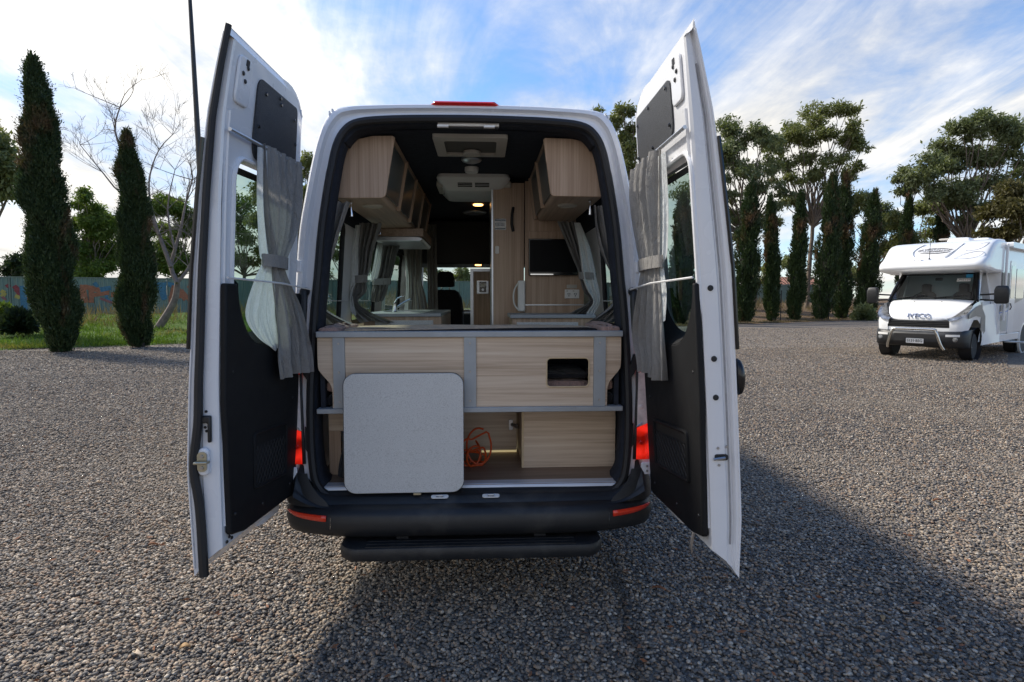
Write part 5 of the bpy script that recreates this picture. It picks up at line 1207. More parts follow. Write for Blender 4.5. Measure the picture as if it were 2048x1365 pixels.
for s_ in (-1, 1):
    g = MB(); g.loft([[(s_ * x, y, z) for x, y, z in smooth_poly(r_, 3)] for r_ in ([(.66, .135, .985), (.82, .15, 1.03), (.925, .215, 1.10), (.985, .37, 1.22), (1.0, .60, 1.36)], [(.62, .15, 1.04), (.75, .19, 1.085), (.86, .28, 1.16), (.93, .44, 1.265), (.965, .66, 1.375)], [(.58, .22, 1.055), (.67, .28, 1.09), (.76, .40, 1.18), (.85, .58, 1.30), (.93, .74, 1.385)])]); g.build('headlamp', 'headlamp', MH, ang=60)
    g = MB(); q = [p for p in pl_ if .60 <= p[0] <= .90]; g.loft([[(s_ * x, y - .012, .655 + .04 * x * .4) for x, y in q], [(s_ * x, y - .012, .60 + .04 * x * .4) for x, y in q]]); g.build('running_light', 'white_pl', bmp)
    c = [p for p in pl_ if p[0] >= .80][0]; g = MB(); g.lathe([(.055, .01), (.055, -.012), (.04, -.016), (.001, -.012)], (s_ * c[0], c[1] - .01, .545), 'y', 16); g.build('fog_lamp', 'headlamp', bmp)
    # wing mirrors on double arms
    mr_ = MB(); mr_.loft([[(x, y, z) for x, y in rrect(s_ * 1.42 - w, s_ * 1.42 + w, 1.10 - w * .5, 1.10 + w * .5, w * .4)] for z, w in ((1.42, .10), (1.46, .14), (1.75, .15), (1.84, .12), (1.86, .08))], closed=True, cap=True); mo = mr_.build('wing_mirror', 'plastic', MH, ang=50)
    g = MB(); g.tube([(s_ * .96, 1.22, 1.52), (s_ * 1.30, 1.14, 1.50)], .022, 8); g.tube([(s_ * .97, 1.22, 1.64), (s_ * 1.30, 1.14, 1.66)], .022, 8); g.build_each('mirror_arm', 'plastic', mo)
    wheel(MH, s_ * .84, .98, .345, .22, s_); wheel(MH, s_ * .88, 4.75, .345, .24, s_)
    g = MB(); g.lathe([(.43, -.12), (.43, .12)], (s_ * .90, .98, .40), 'x', 24, cap=False); g.build('wheel_arch', 'rubber', MH)
# windscreen with black border, stickers, wipers, interior behind it
W0, W1 = (.955, 1.535), (1.53, 2.215)
def ws(x, k, d=0): y = W0[0] + (W1[0] - W0[0]) * k; z = W0[1] + (W1[1] - W0[1]) * k; return (x * (.90 - .10 * k), y + (abs(x) ** 2.5) * .05 - d * .76, z + d * .65)
g = MB(); g.grid(lambda u, w: ws(-1 + 2 * u, w), 10, 4); wsn = g.build('windscreen', 'mhglass_w', MH, ang=60) if 'mhglass_w' in M else None
if wsn is None:
    M['mhglass_w'] = glass('windscreen_glass', (.36, .46, .48), refl=1.5); g = MB(); g.grid(lambda u, w: ws(-1 + 2 * u, w), 10, 4); wsn = g.build('windscreen', 'mhglass_w', MH, ang=60)
g = MB(); g.loft([[ws(x, k, .004) for x, k in lp] for lp in ([(-1, 0), (1, 0), (1, 1), (-1, 1)], [(-.93, .07), (.93, .07), (.92, .93), (-.92, .93)])], closed=True); g.build('screen_border', 'black', wsn, smooth=False)
g = MB(); g.add([ws(x, k, .006) for x, k in ((.73, .80), (.90, .80), (.90, .93), (.73, .93))], [(0, 1, 2, 3)]); g.build('blue_sticker', 'sticker', wsn, smooth=False)
g = MB(); g.add([ws(x, k, .006) for x, k in ((.52, .66), (.86, .66), (.86, .77), (.52, .77))], [(0, 1, 2, 3)]); stk = g.build('white_sticker', 'white_pl', wsn, smooth=False)
text_mesh('sticker_print', 'UM7731', .085, 'ink', stk, lambda a, b_, c: ws(.69 + a / .85, .715 + b_ * 1.1, .011 + c), .001)
g = MB()
for a, b_ in (((-.85, .03), (-.1, .12)), ((.1, .03), (.85, .14))): g.tube([ws(a[0], a[1], .02), ws(b_[0], b_[1], .02)], .009, 5)
g.build_each('wiper', 'rubber', wsn)
g = MB(); g.box(-.86, .86, 1.2, 1.5, 1.2, 1.50); g.box(-.80, .80, 2.3, 2.4, 1.0, 2.15); g.build('cab_interior', 'interior', MH, bevel=.02)
for s_ in (-1, 1):
    g = MB(); g.loft([[(x, y, z) for x, y in rrect(s_ * .42 - w, s_ * .42 + w, 1.95, 2.1, .05)] for z, w in ((1.1, .23), (1.65, .22), (1.72, .15), (1.73, .11), (1.92, .11), (1.95, .06))], closed=True, cap=True); g.build('front_seat', 'interior', MH, ang=60)
g = MB(); g.tube([(-.42 + .19 * math.cos(k / 20 * 6.283), 1.55 + .08 * math.sin(k / 20 * 6.283), 1.52 + .16 * math.sin(k / 20 * 6.283)) for k in range(20)], .016, 6, closed=True); g.build('steering_wheel', 'rubber', MH)
g = MB(); g.box(-.06, .10, 1.44, 1.47, 2.02, 2.10); g.build('inside_mirror', 'rubber', MH, bevel=.01)
for s_ in (-1, 1):
    g = MB(); g.tube([(s_ * .965, .99, 1.475), (s_ * .90, 1.25, 1.86), (s_ * .815, 1.53, 2.22)], .045, 8); g.build('windscreen_pillar', 'black', MH)
    g = MB(); g.tube([(s_ * 1.004, 1.27, .50), (s_ * 1.006, 1.27, 1.0), (s_ * 1.0, 1.27, 1.47)], .006, 5); g.tube([(s_ * 1.004, 2.02, .55), (s_ * 1.006, 2.02, 1.0), (s_ * .99, 2.02, 1.47)], .006, 5); g.build_each('door_gap', 'rubber', MH)
    g = MB(); g.tube([(s_ * .895, .92, 1.425), (s_ * .85, .66, 1.31), (s_ * .76, .43, 1.16), (s_ * .67, .31, 1.06)], .008, 5); g.build('bonnet_gap', 'rubber', bonnet)
    g = MB(); g.lathe([(.014, 0), (.01, .012), (.001, .014)], (s_ * .30, .80, 1.462), 'z', 10); g.build('washer_jet', 'rubber', bonnet)
# bonnet lettering, washers
text_mesh('bonnet_lettering', 'IVECO', .145, 'bluegrey', bonnet, lambda a, b_, c: (a * 1.22, lerp_tab([(1.0, .17), (1.10, .20), (1.22, .32)], 1.115 + b_) - .03 - c + .06 * abs(a) ** 2, 1.115 + b_), .012)
# nudge bar
g = MB(); g.tube(smooth_poly([(-.60, .02, .30), (-.57, -.06, .42), (-.50, -.10, .66), (-.46, -.10, .75), (-.38, -.10, .785), (.38, -.10, .785), (.46, -.10, .75), (.50, -.10, .66), (.57, -.06, .42), (.62, .0, .30)], 4), .034, 12); g.build('nudge_bar', 'chrome_b', MH) if 'chrome_b' in M else g.build('nudge_bar', M.setdefault('chrome_b', mat('polished_tube', (.62, .60, .56), .22, metal=1.0, var=.05)), MH)
# number plate
g = MB(); g.prism(rrect(-.19, .19, .425, .545, .01), 0, .012, lambda p, q, a: (p, .022 - a, q)); npl = g.build('number_plate', 'white_pl', MH)
text_mesh('plate_number', 'S131\u00b7BSG', .098, 'ink', npl, lambda a, b_, c: (a * .86, .006 - c, .484 + b_), .002)
# coach side facing the camera (local +x) and its twin
for s_ in (1, -1):
    X = 1.152 * s_
    def sp(y0, y1, z0, z1, m, name, d=.003, r=.0, z2=None):
        g = MB(); pts = rrect(y0, y1, z0, z1, r) if r else [(y0, z0), (y1, z0 if z2 is None else z2[0]), (y1, z1 if z2 is None else z2[1]), (y0, z1)]
        g.prism(pts, 0, d, lambda p, q, a: (X + s_ * a, p, q)); return g.build(name, m, MH, smooth=False)
    sp(2.16, 2.9, 1.48, 2.22, 'mhbrown', 'brown_graphic'); sp(2.16, 7.1, 1.20, 1.36, 'mhgrey', 'grey_stripe', z2=(1.95, 2.15)); sp(2.16, 3.2, 1.16, 1.185, 'mhblue', 'blue_line', z2=(1.22, 1.245))
    wn_ = sp(3.55, 4.35, 1.55, 2.35, 'mhglass', 'side_window', .012, .06); wn2 = sp(5.0, 6.4, 1.55, 2.3, 'mhglass', 'side_window', .012, .06)
    dr_ = sp(2.95, 3.5, .62, 2.55, 'mhpaint', 'entry_door', .010, .05); 
    g = MB(); g.prism(rrect(3.03, 3.42, 1.55, 2.42, .05), 0, .004, lambda p, q, a: (X + s_ * (.011 + a), p, q)); g.build('door_window', 'mhglass', dr_, smooth=False)
    g = MB(); g.tube([(X + s_ * .02, 3.06, 1.25), (X + s_ * .04, 3.06, 1.32), (X + s_ * .02, 3.06, 1.42)], .012, 6); g.build('handle', 'rubber', dr_)
    sp(2.3, 2.85, .70, 1.12, 'cream_pl', 'hatch', .006, .03)
    g = MB(); g.lathe([(.46, -.02), (.46, .03), (.40, .035), (.40, -.02)], (s_ * 1.12, 4.75, .42), 'x', 28, cap=False); g.build('arch_trim', 'mhpaint', MH)
    g = MB(); g.lathe([(.42, .0), (.001, .0)], (s_ * 1.1525, 4.75, .42), 'x', 28, cap=False); g.build('wheel_well', 'rubber', MH)
    # lower cab fairing
    g = MB(); g.loft([[(s_ * 1.005, 1.36, .36), (s_ * 1.02, 1.36, .50), (s_ * 1.005, 1.36, .95), (s_ * 1.0, 1.36, 1.36)], [(s_ * 1.10, 1.8, .40), (s_ * 1.08, 1.8, .5), (s_ * 1.03, 1.8, .95), (s_ * 1.0, 1.8, 1.4)], [(s_ * 1.16, 2.3, .42), (s_ * 1.155, 2.3, .5), (s_ * 1.15, 2.3, .95), (s_ * 1.13, 2.3, 1.44)]]); g.build('side_fairing', 'mhpaint', MH, ang=60)
    g = MB(); g.loft([[(s_ * 1.012, 1.24, .75), (s_ * 1.012, 1.24, 1.32)], [(s_ * 1.016, 1.40, .60), (s_ * 1.012, 1.40, 1.24)], [(s_ * 1.03, 1.56, .72), (s_ * 1.02, 1.56, 1.10)]]); g.build('wing_graphic', 'mhgrey', MH, smooth=False)
    g = MB(); g.loft([[(s_ * (1.0), .35, 1.05), (s_ * .995, .35, 1.16)], [(s_ * 1.018, .8, 1.12), (s_ * 1.018, .8, 1.34)], [(s_ * 1.018, 1.26, 1.08), (s_ * 1.018, 1.26, 1.40)]]); g.build('wing_graphic', 'mhgrey', MH, smooth=False)
g = MB(); g.prism(rrect(2.45, 6.9, 2.86, 3.0, .04), 0, .14, lambda p, q, a: (1.153 + a, p, q)); aw = g.build('awning', 'mhpaint', MH, ang=40)
g = MB(); g.tube([(1.20, 2.35, .98), (1.20, 2.35, 2.95)], .03, 8); g.build('awning_arm', 'mhpaint', aw)
g = MB(); g.box(1.10, 1.50, 3.0, 3.45, .37, .40); g.build('entry_step', 'alu', MH, smooth=False)
# ================================================================== TREES AND PLANTS
M['bark_gum'] = mat('gum_bark', (0.17, 0.135, 0.105), 0.85, var=0.35, scale=2.2, bump=.6, bscale=14, bdist=.05)
M['bark_dark'] = mat('dark_bark', (0.085, 0.065, 0.055), 0.9, var=0.3, scale=3, bump=.7, bscale=18, bdist=.03)
M['twig'] = mat('bare_twig', (0.19, 0.155, 0.135), 0.9, var=0.3)
M['gum_a'] = leafmat('gum_leaves_olive', [(0.14, 0.17, 0.06), (0.22, 0.245, 0.095), (0.34, 0.35, 0.155)])
M['gum_b'] = leafmat('gum_leaves_grey_green', [(0.125, 0.16, 0.075), (0.195, 0.23, 0.115), (0.30, 0.33, 0.18)])
M['gum_c'] = leafmat('gum_leaves_brown_green', [(0.07, 0.07, 0.025), (0.115, 0.105, 0.04), (0.19, 0.165, 0.065)])
M['bush'] = leafmat('light_green_leaves', [(0.09, 0.15, 0.028), (0.15, 0.215, 0.045), (0.24, 0.30, 0.08)], trans=.45)
M['darkbush'] = leafmat('dark_bush_leaves', [(0.025, 0.04, 0.02), (0.04, 0.06, 0.028), (0.06, 0.085, 0.04)])
M['cypress'] = leafmat('cypress_leaves', [(0.022, 0.045, 0.018), (0.040, 0.070, 0.027), (0.075, 0.112, 0.040)], brown=(0.17, 0.098, 0.06), bscale=.75, blo=.53, bhi=.63, trans=.2, zscale=.45)
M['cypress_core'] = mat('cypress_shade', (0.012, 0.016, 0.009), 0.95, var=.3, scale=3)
def leaf_quads(P, dirs, L, Wd, seed=0, roll=True):
    """one narrow diamond leaf per point: P (n,3), dirs (n,3) unit, L and Wd (n,)"""
    r = np.random.default_rng(seed); n = len(P)
    a = r.normal(size=(n, 3)); a -= (a * dirs).sum(1, keepdims=True) * dirs; a /= np.linalg.norm(a, axis=1, keepdims=True) + 1e-9
    tip = P + dirs * L[:, None]; mid = P + dirs * (L * .45)[:, None]
    V = np.stack([P, mid + a * (Wd / 2)[:, None], tip, mid - a * (Wd / 2)[:, None]], 1).reshape(-1, 3)
    F = np.arange(n * 4).reshape(n, 4); return V, F
def unit(v): return v / (np.linalg.norm(v, axis=1, keepdims=True) + 1e-9)
def cypress(name, base, H, rad, label, n, seed, leafl=.30, gaps=0.0, lean=0.0, group=None):
    r = np.random.default_rng(seed); base = Vector(base)
    t = thing(name, label, 'tree', base, group=group); t['group'] = group or 'cypress trees'
    ph = r.uniform(0, 6.28, 8)
    def prof(h, a):
        # h 0..1
        body = np.interp(h, [0, .05, .12, .25, .45, .6, .75, .85, .92, .97, 1.0], [.28, .62, .88, 1.0, .94, .82, .70, .52, .30, .15, .02]) * .80
        nz = 1 + .12 * np.sin(3 * a + ph[0] + 9 * h) + .17 * np.sin(17 * h + ph[1] + a) + .16 * np.sin(33 * h + ph[2] + 2 * a) + .10 * np.sin(5 * a + ph[3] - 23 * h) + .08 * np.sin(61 * h + ph[4] + 3 * a)
        return rad * body * nz
    axis = lambda h: np.stack([lean * h * H * .1 + .05 * rad * np.sin(7 * h + ph[4]), .05 * rad * np.sin(6 * h + ph[5])], -1)
    # clumps: upright sprays set on the surface, denser shells inside
    nc = n // 14
    hc = r.beta(1.05, 1.15, nc) * .98 + .01; ac = r.uniform(0, 6.283, nc); rc = prof(hc, ac) * r.uniform(.72, 1.06, nc)
    if gaps:
        keep = np.sin(hc * 40 + ac * 2 + ph[6]) + .8 * np.sin(hc * 23 - ac + ph[7]) < 1.2; hc, ac, rc = hc[keep], ac[keep], rc[keep]; nc = len(hc)
    cc = np.stack([rc * np.cos(ac) + axis(hc)[:, 0], rc * np.sin(ac) + axis(hc)[:, 1], hc * H], 1)
    k = 14; P = np.repeat(cc, k, 0) + r.normal(size=(nc * k, 3)) * np.array([.045, .045, .16]) * (leafl / .20)
    out = np.repeat(np.stack([np.cos(ac), np.sin(ac), np.zeros(nc)], 1), k, 0)
    d = unit(out * r.uniform(.05, .75, (nc * k, 1)) + np.array([0, 0, 1.0]) + r.normal(size=(nc * k, 3)) * .30)
    L = leafl * r.uniform(.55, 1.25, nc * k); V, F = leaf_quads(P, d, L, L * r.uniform(.22, .36, nc * k), seed)
    V[:, 2] = np.maximum(V[:, 2], .03)
    ns = n // 45; hs = r.uniform(.04, .97, ns); as_ = r.uniform(0, 6.283, ns); rs = prof(hs, as_) * .97
    sp0 = np.stack([rs * np.cos(as_) + axis(hs)[:, 0], rs * np.sin(as_) + axis(hs)[:, 1], hs * H], 1); sd = unit(np.stack([np.cos(as_) * .55, np.sin(as_) * .55, np.ones(ns)], 1) + r.normal(size=(ns, 3)) * .15)
    kk = 12; tt = np.tile(np.linspace(0, 1, kk), ns); LL = np.repeat(r.uniform(.12, .42, ns) * (rad / .7), kk)
    P2 = np.repeat(sp0, kk, 0) + np.repeat(sd, kk, 0) * (tt * LL)[:, None] + r.normal(size=(ns * kk, 3)) * .03; d2 = unit(np.repeat(sd, kk, 0) + r.normal(size=(ns * kk, 3)) * .45); L2 = leafl * r.uniform(.5, 1.0, ns * kk) * (1.1 - .5 * tt)
    V2, F2 = leaf_quads(P2, d2, L2, L2 * .32, seed + 3); F = np.concatenate([F, F2 + len(V)]); V = np.concatenate([V, V2])
    np_mesh('crown', V, F, 'cypress', t)
    # shaded inner mass, ragged, well inside the sprays
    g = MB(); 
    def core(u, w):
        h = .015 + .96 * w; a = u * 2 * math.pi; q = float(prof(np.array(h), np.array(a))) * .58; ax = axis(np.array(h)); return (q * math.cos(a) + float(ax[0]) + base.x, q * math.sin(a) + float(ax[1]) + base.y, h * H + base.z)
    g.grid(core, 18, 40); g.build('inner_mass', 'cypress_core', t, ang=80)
    g = MB(); g.tube([(base.x, base.y, base.z - .1), (base.x + .03, base.y, base.z + .6), (base.x, base.y, base.z + H * .8)], [.14, .11, .03], 8); g.build('trunk', 'bark_dark', t)
    return t
CY = 'slender cypress trees of the yard'
cypress('cypress_tree', (-12.45, 17.6, 0), 8.45, .59, 'tall dark cypress at the far left, the taller of the two near the grass', 110000, 1, .13, gaps=1, lean=-.42, group=CY)
cypress('cypress_tree', (-11.15, 19.3, 0), 6.85, .53, 'shorter dark cypress left of the open door with brown patches', 90000, 2, .12, gaps=1, lean=-.08, group=CY)
ordn = ['first', 'second', 'third', 'fourth', 'fifth', 'sixth']
row = [(1487, 363, .78), (1545, 397, .60), (1590, 388, .62), (1643, 348, .78), (1683, 345, .78), (1730, 385, .78)]
for i, (px_, ty, rd) in enumerate(row):
    rd *= [1.05, .82, .92, 1.1, .95, 1.12][i]
    k = (px_ - 965) / 1145; Y = 27.95 / (1 - .525 * k); b_ = at(px_, 640, Y); H = at(px_, ty, Y).z
    cypress('cypress_tree', (b_.x, b_.y, .02), H, rd, '%s cypress to the right of the open right door, in the row by the fence' % ordn[i], 16000, 30 + i, .24, gaps=1, lean=[.35, -.5, .15, .5, -.2, .3][i], group=CY)
for i, (px_, ty, rd, lab) in enumerate([(1805, 392, .62, 'dark cypress rising behind the left edge of the motorhome pod'), (1873, 365, .62, 'dark slim cypress rising behind the middle of the motorhome pod'), (1362, 395, .80, 'brown green cypress seen through the window of the open right door'), (1432, 380, .7, 'cypress half hidden behind the outer edge of the open right door')]):
    k = (px_ - 965) / 1145; Y = 27.95 / (1 - .525 * k); b_ = at(px_, 640, Y); H = at(px_, ty, Y).z
    cypress('cypress_tree', (b_.x, b_.y, .02), H, rd, lab, 14000, 50 + i, .24, gaps=1, group=CY)

def limb(mb, a, b_, r0, r1, sag=.12, n=6, seed=0):
    rr = random.Random(seed); a, b_ = Vector(a), Vector(b_); L = (b_ - a).length
    off = Vector((rr.uniform(-1, 1), rr.uniform(-1, 1), rr.uniform(-.4, .8))) * L * sag
    pts = [a.lerp(b_, t) + off * math.sin(t * math.pi) + Vector((rr.uniform(-1, 1), rr.uniform(-1, 1), 0)) * L * .015 for t in np.linspace(0, 1, n)]
    mb.tube(pts, [r0 + (r1 - r0) * t for t in np.linspace(0, 1, n)], 6); return pts
def gum(name, label, base_px, Y, lobes, m, bark='bark_gum', nleaf=9000, leafl=.34, seed=1, tr=.28, cat='tree', fork=.45, group=None, zbase=None, droop=.6, clump=(.32, .32, .21)):
    """crown lobes are surveyed as (u, v, radius in picture pixels, distance offset)"""
    r = np.random.default_rng(seed); rr = random.Random(seed)
    b_ = at(base_px[0], base_px[1], Y); zb = zbase if zbase is not None else bank(max(0, (Vector((b_.x, b_.y, 0)) - EA).dot(EN)), (Vector((b_.x, b_.y, 0)) - EA).dot(EU))
    b_ = Vector((b_.x, b_.y, zb)); t = thing(name, label, cat, b_, group=group)
    C = []
    for q in lobes:
        dd = q[3] if len(q) > 3 else rr.uniform(-1, 1) * q[2] / 1145 * Y * .8
        c0 = at(q[0], q[1], Y + dd); r0 = q[2] / 1145 * Y
        if r0 < .55: C.append((c0, r0)); continue
        for k_ in range(3):                                            # a lobe breaks up into uneven tufts
            a_ = rr.uniform(0, 6.283); f_ = rr.uniform(.42, .68); o_ = rr.uniform(.35, .72) * r0
            C.append((c0 + Vector((math.cos(a_) * o_, rr.uniform(-.5, .5) * r0, math.sin(a_) * o_ * .8)), r0 * f_))
    top = max(c[0].z for c in C); g = MB()
    cm = sum((c[0] for c in C), Vector()) / len(C); fk = b_.lerp(Vector((cm.x, cm.y, b_.z + (top - b_.z) * fork)), 1.0); fk = Vector((b_.x + (cm.x - b_.x) * .55, b_.y + (cm.y - b_.y) * .55, b_.z + (top - b_.z) * fork))
    limb(g, b_ - Vector((0, 0, .3)), fk, tr, tr * .72, .05, 7, seed)
    V, F, nV = [], [], 0; tot = sum(c[1] ** 2 for c in C)
    for i, (c, rad) in enumerate(C):
        mid = fk.lerp(c, .55) + Vector((rr.uniform(-.5, .5), rr.uniform(-.5, .5), -.15 * rad)); 
        limb(g, fk + Vector((0, 0, rr.uniform(-.2, .0))), mid, tr * .36, tr * .2, .10, 5, seed + i); limb(g, mid, c, tr * .2, tr * .09, .12, 5, seed + i + 50)
        # sprays: many small clumps in an uneven ellipsoid, hollow towards the middle
        ncl = max(8, int(.86 * nleaf * rad ** 2 / tot / 22)); u = unit(r.normal(size=(ncl, 3))); u[:, 2] = np.where(u[:, 2] < -.35, u[:, 2] * .5, u[:, 2])
        rad3 = rad * np.array([1.0, 1.0, .80]); cp_ = np.array(c) + u * rad3 * r.uniform(.35, 1.08, (ncl, 1)) ** .7
        for j in range(0, min(ncl, 6)):
            limb(g, c + Vector((rr.uniform(-.2, .2),) * 3) * rad, Vector(cp_[j]), tr * .10, tr * .03, .1, 4, seed + j)
        k = 22; s_ = rad / 1.6; s_ = min(1.15, max(.55, s_))
        P = np.repeat(cp_, k, 0) + r.normal(size=(ncl * k, 3)) * np.array(clump) * s_
        d = unit(r.normal(size=(ncl * k, 3)) + np.array([0, 0, -droop])); L = leafl * r.uniform(.5, 1.3, ncl * k)
        v_, f_ = leaf_quads(P, d, L, L * r.uniform(.25, .42, ncl * k), seed + i); V.append(v_); F.append(f_ + nV); nV += len(v_)
    V = np.concatenate(V); F = np.concatenate(F)
    np_mesh('crown', V, F, m, t, off=tuple(b_)); g.build('trunk', bark, t, ang=70)
    return t
gum('gum_tree', 'tall open gum tree rising highest behind the middle of the cypress row', (1612, 640), 52, [(1600, 262, 34), (1640, 235, 34), (1684, 235, 34), (1714, 262, 30), (1578, 285, 30), (1640, 285, 34), (1690, 292, 34), (1722, 292, 22), (1668, 330, 28), (1608, 320, 24), (1705, 345, 24), (1690, 385, 22), (1715, 400, 18), (1570, 320, 22), (1585, 360, 20), (1560, 350, 24), (1620, 350, 22), (1650, 380, 20), (1575, 400, 20), (1640, 420, 18), (1545, 300, 26)], 'gum_a', nleaf=26000, seed=61, tr=.23, fork=.42)
gum('gum_tree', 'broad grey green gum tree just right of the open right door', (1505, 640), 50, [(1445, 262, 34), (1485, 290, 36), (1520, 272, 32), (1545, 285, 26), (1450, 320, 36), (1500, 340, 38), (1540, 330, 26), (1465, 375, 36), (1515, 390, 30), (1545, 410, 24), (1480, 425, 28), (1400, 330, 40), (1385, 400, 40), (1420, 440, 34), (1545, 450, 20), (1395, 480, 26), (1440, 400, 30), (1470, 460, 28), (1520, 440, 24), (1560, 380, 24), (1440, 500, 26)], 'gum_b', nleaf=30000, seed=62, tr=.22, fork=.40)
gum('gum_tree', 'largest gum tree, wind-blown, above the motorhome', (1925, 640), 44, [(1850, 340, 34), (1885, 300, 36), (1925, 265, 36), (1965, 250, 34), (2005, 258, 36), (2045, 280, 44), (1830, 362, 20), (1905, 340, 40), (1955, 310, 42), (2005, 320, 44), (1875, 385, 36), (1930, 385, 40), (1985, 375, 40), (1900, 420, 34), (1950, 430, 34), (2060, 360, 50)], 'gum_b', nleaf=36000, seed=63, tr=.23, fork=.36, droop=.2)
gum('gum_tree', 'brownish dense gum tree at the far right edge behind the motorhome', (2020, 640), 38, [(2005, 400, 34), (2040, 380, 36), (1985, 435, 30), (2025, 440, 40), (2060, 430, 50), (1975, 470, 24), (2010, 475, 30)], 'gum_c', nleaf=18000, seed=64, tr=.2, fork=.4)
gum('gum_tree', 'small tuft-topped gum sapling left of the motorhome pod', (1815, 640), 47, [(1815, 355, 22), (1806, 380, 14), (1830, 372, 14)], 'gum_b', nleaf=3400, seed=65, tr=.13, fork=.7)
gum('gum_tree', 'rounded gum tree behind the last cypress left of the motorhome', (1745, 640), 54, [(1735, 400, 30), (1712, 430, 22), (1760, 425, 28), (1780, 450, 28), (1740, 460, 26), (1790, 480, 24), (1770, 500, 24)], 'gum_b', nleaf=14000, seed=66, tr=.2, fork=.35)
gum('gum_tree', 'leafy green tree right behind the motorhome cab', (1850, 640), 52, [(1800, 440, 28), (1840, 420, 34), (1870, 450, 34), (1830, 470, 34), (1790, 500, 30), (1850, 510, 34), (1810, 530, 26)], 'gum_a', nleaf=16000, seed=67, tr=.2, fork=.3)
gum('gum_tree', 'gum tree showing between the van roof and the open right door', (1262, 640), 46, [(1248, 222, 18), (1232, 246, 16), (1256, 262, 18), (1240, 285, 15), (1262, 305, 18), (1250, 335, 16), (1285, 290, 34), (1300, 240, 30), (1195, 222, 6), (1270, 400, 26), (1310, 340, 40)], 'gum_a', nleaf=17000, seed=68, tr=.24, fork=.45)
gum('gum_tree', 'gum tree showing between the open left door and the van body', (608, 640), 48, [(606, 320, 22), (602, 352, 20), (610, 385, 22), (600, 420, 24), (560, 380, 40), (520, 420, 44)], 'gum_a', nleaf=12000, seed=69, tr=.22, fork=.4)
gum('gum_tree', 'tip of a gum tree reaching in at the left edge of the picture', (-60, 690), 24, [(-4, 302, 26), (12, 345, 24), (0, 380, 24), (-50, 330, 50), (-60, 280, 50), (-55, 400, 40)], 'gum_a', nleaf=16000, seed=70, tr=.2, fork=.45, leafl=.26, zbase=.1, clump=(.3, .3, .22))
gum('leafy_tree', 'light green tree between the two near cypress trees beyond the graffiti fence', (195, 600), 52, [(165, 398, 24), (182, 425, 28), (160, 455, 30), (205, 448, 28), (185, 485, 34), (220, 510, 34), (165, 520, 34), (195, 545, 32), (235, 470, 22), (145, 550, 26)], 'bush', nleaf=36000, seed=71, tr=.18, fork=.3)
gum('leafy_tree', 'light green tree behind the bare tree and the graffiti fence', (350, 600), 54, [(335, 415, 30), (375, 415, 32), (310, 455, 28), (350, 455, 34), (390, 460, 32), (325, 500, 34), (370, 510, 36), (400, 530, 30), (340, 545, 30), (300, 530, 28)], 'bush', nleaf=36000, seed=72, tr=.18, fork=.3)
gum('leafy_tree', 'small dark round tree above the fence at the far left', (38, 600), 56, [(40, 525, 20), (22, 540, 16), (58, 540, 18), (40, 550, 20)], 'darkbush', nleaf=7000, seed=73, tr=.12, fork=.3)
gum('leafy_tree', 'green tree seen through the window of the open left door', (480, 610), 52, [(470, 400, 36), (500, 440, 36), (460, 470, 36), (495, 510, 38), (450, 530, 34), (530, 480, 38), (560, 530, 36)], 'bush', nleaf=16000, seed=74, tr=.18, fork=.3)
gum('leafy_tree', 'olive tree seen through the left side windows of the van', (690, 610), 55, [(660, 470, 38), (700, 500, 36), (740, 480, 36), (640, 530, 36), (720, 540, 34), (770, 520, 34)], 'gum_a', nleaf=14000, seed=75, tr=.18, fork=.3)
gum('leafy_tree', 'olive tree seen through the windscreen above the fence', (890, 612), 60, [(850, 540, 22), (885, 545, 22), (915, 548, 20), (820, 530, 28), (940, 552, 16)], 'gum_a', nleaf=9000, seed=76, tr=.16, fork=.4)
gum('leafy_tree', 'low green tree far behind the right end of the cypress row', (1560, 610), 64, [(1540, 540, 22), (1575, 530, 24), (1520, 560, 20), (1610, 545, 20), (1660, 530, 26), (1700, 540, 24)], 'gum_a', nleaf=9000, seed=77, tr=.16, fork=.3)

# bare leaning tree
t = thing('bare_tree', 'leafless crooked tree leaning right in front of the graffiti fence', 'tree', tuple(at(316, 655, 25.5)))
OFFz = at(316, 655, 25.5); g = MB(); BY_ = 25.5
trunk = [at(*p, BY_) for p in ((314, 660), (335, 628), (350, 598), (355, 566))]
g.tube(smooth_poly([tuple(q) for q in trunk], 4), [.17 - .06 * i / 12 for i in range(13)], 8)
rr = random.Random(5)
def twig(p, q, r0, depth):
    p, q = Vector(p), Vector(q); n = 5; L = (q - p).length
    off = Vector((rr.uniform(-1, 1), rr.uniform(-1, 1), rr.uniform(-.3, 1))) * L * .10
    pts = [p.lerp(q, k / n) + off * math.sin(k / n * math.pi) for k in range(n + 1)]
    g.tube(pts, [max(.0045, r0 * .8 * (1 - .6 * k / n)) for k in range(n + 1)], 5 if r0 > .02 else 3, cap=False)
    if depth <= 0: return
    d = (q - p).normalized()
    for j in range(4 if depth > 1 else 6):
        s_ = pts[rr.randint(2, n)]; ax = Vector((rr.uniform(-1, 1), rr.uniform(-1, 1), rr.uniform(-.4, .9))); e = (d * .9 + ax * .8).normalized() * L * rr.uniform(.35, .65)
        twig(s_, s_ + e, max(.005, r0 * .42), depth - 1)
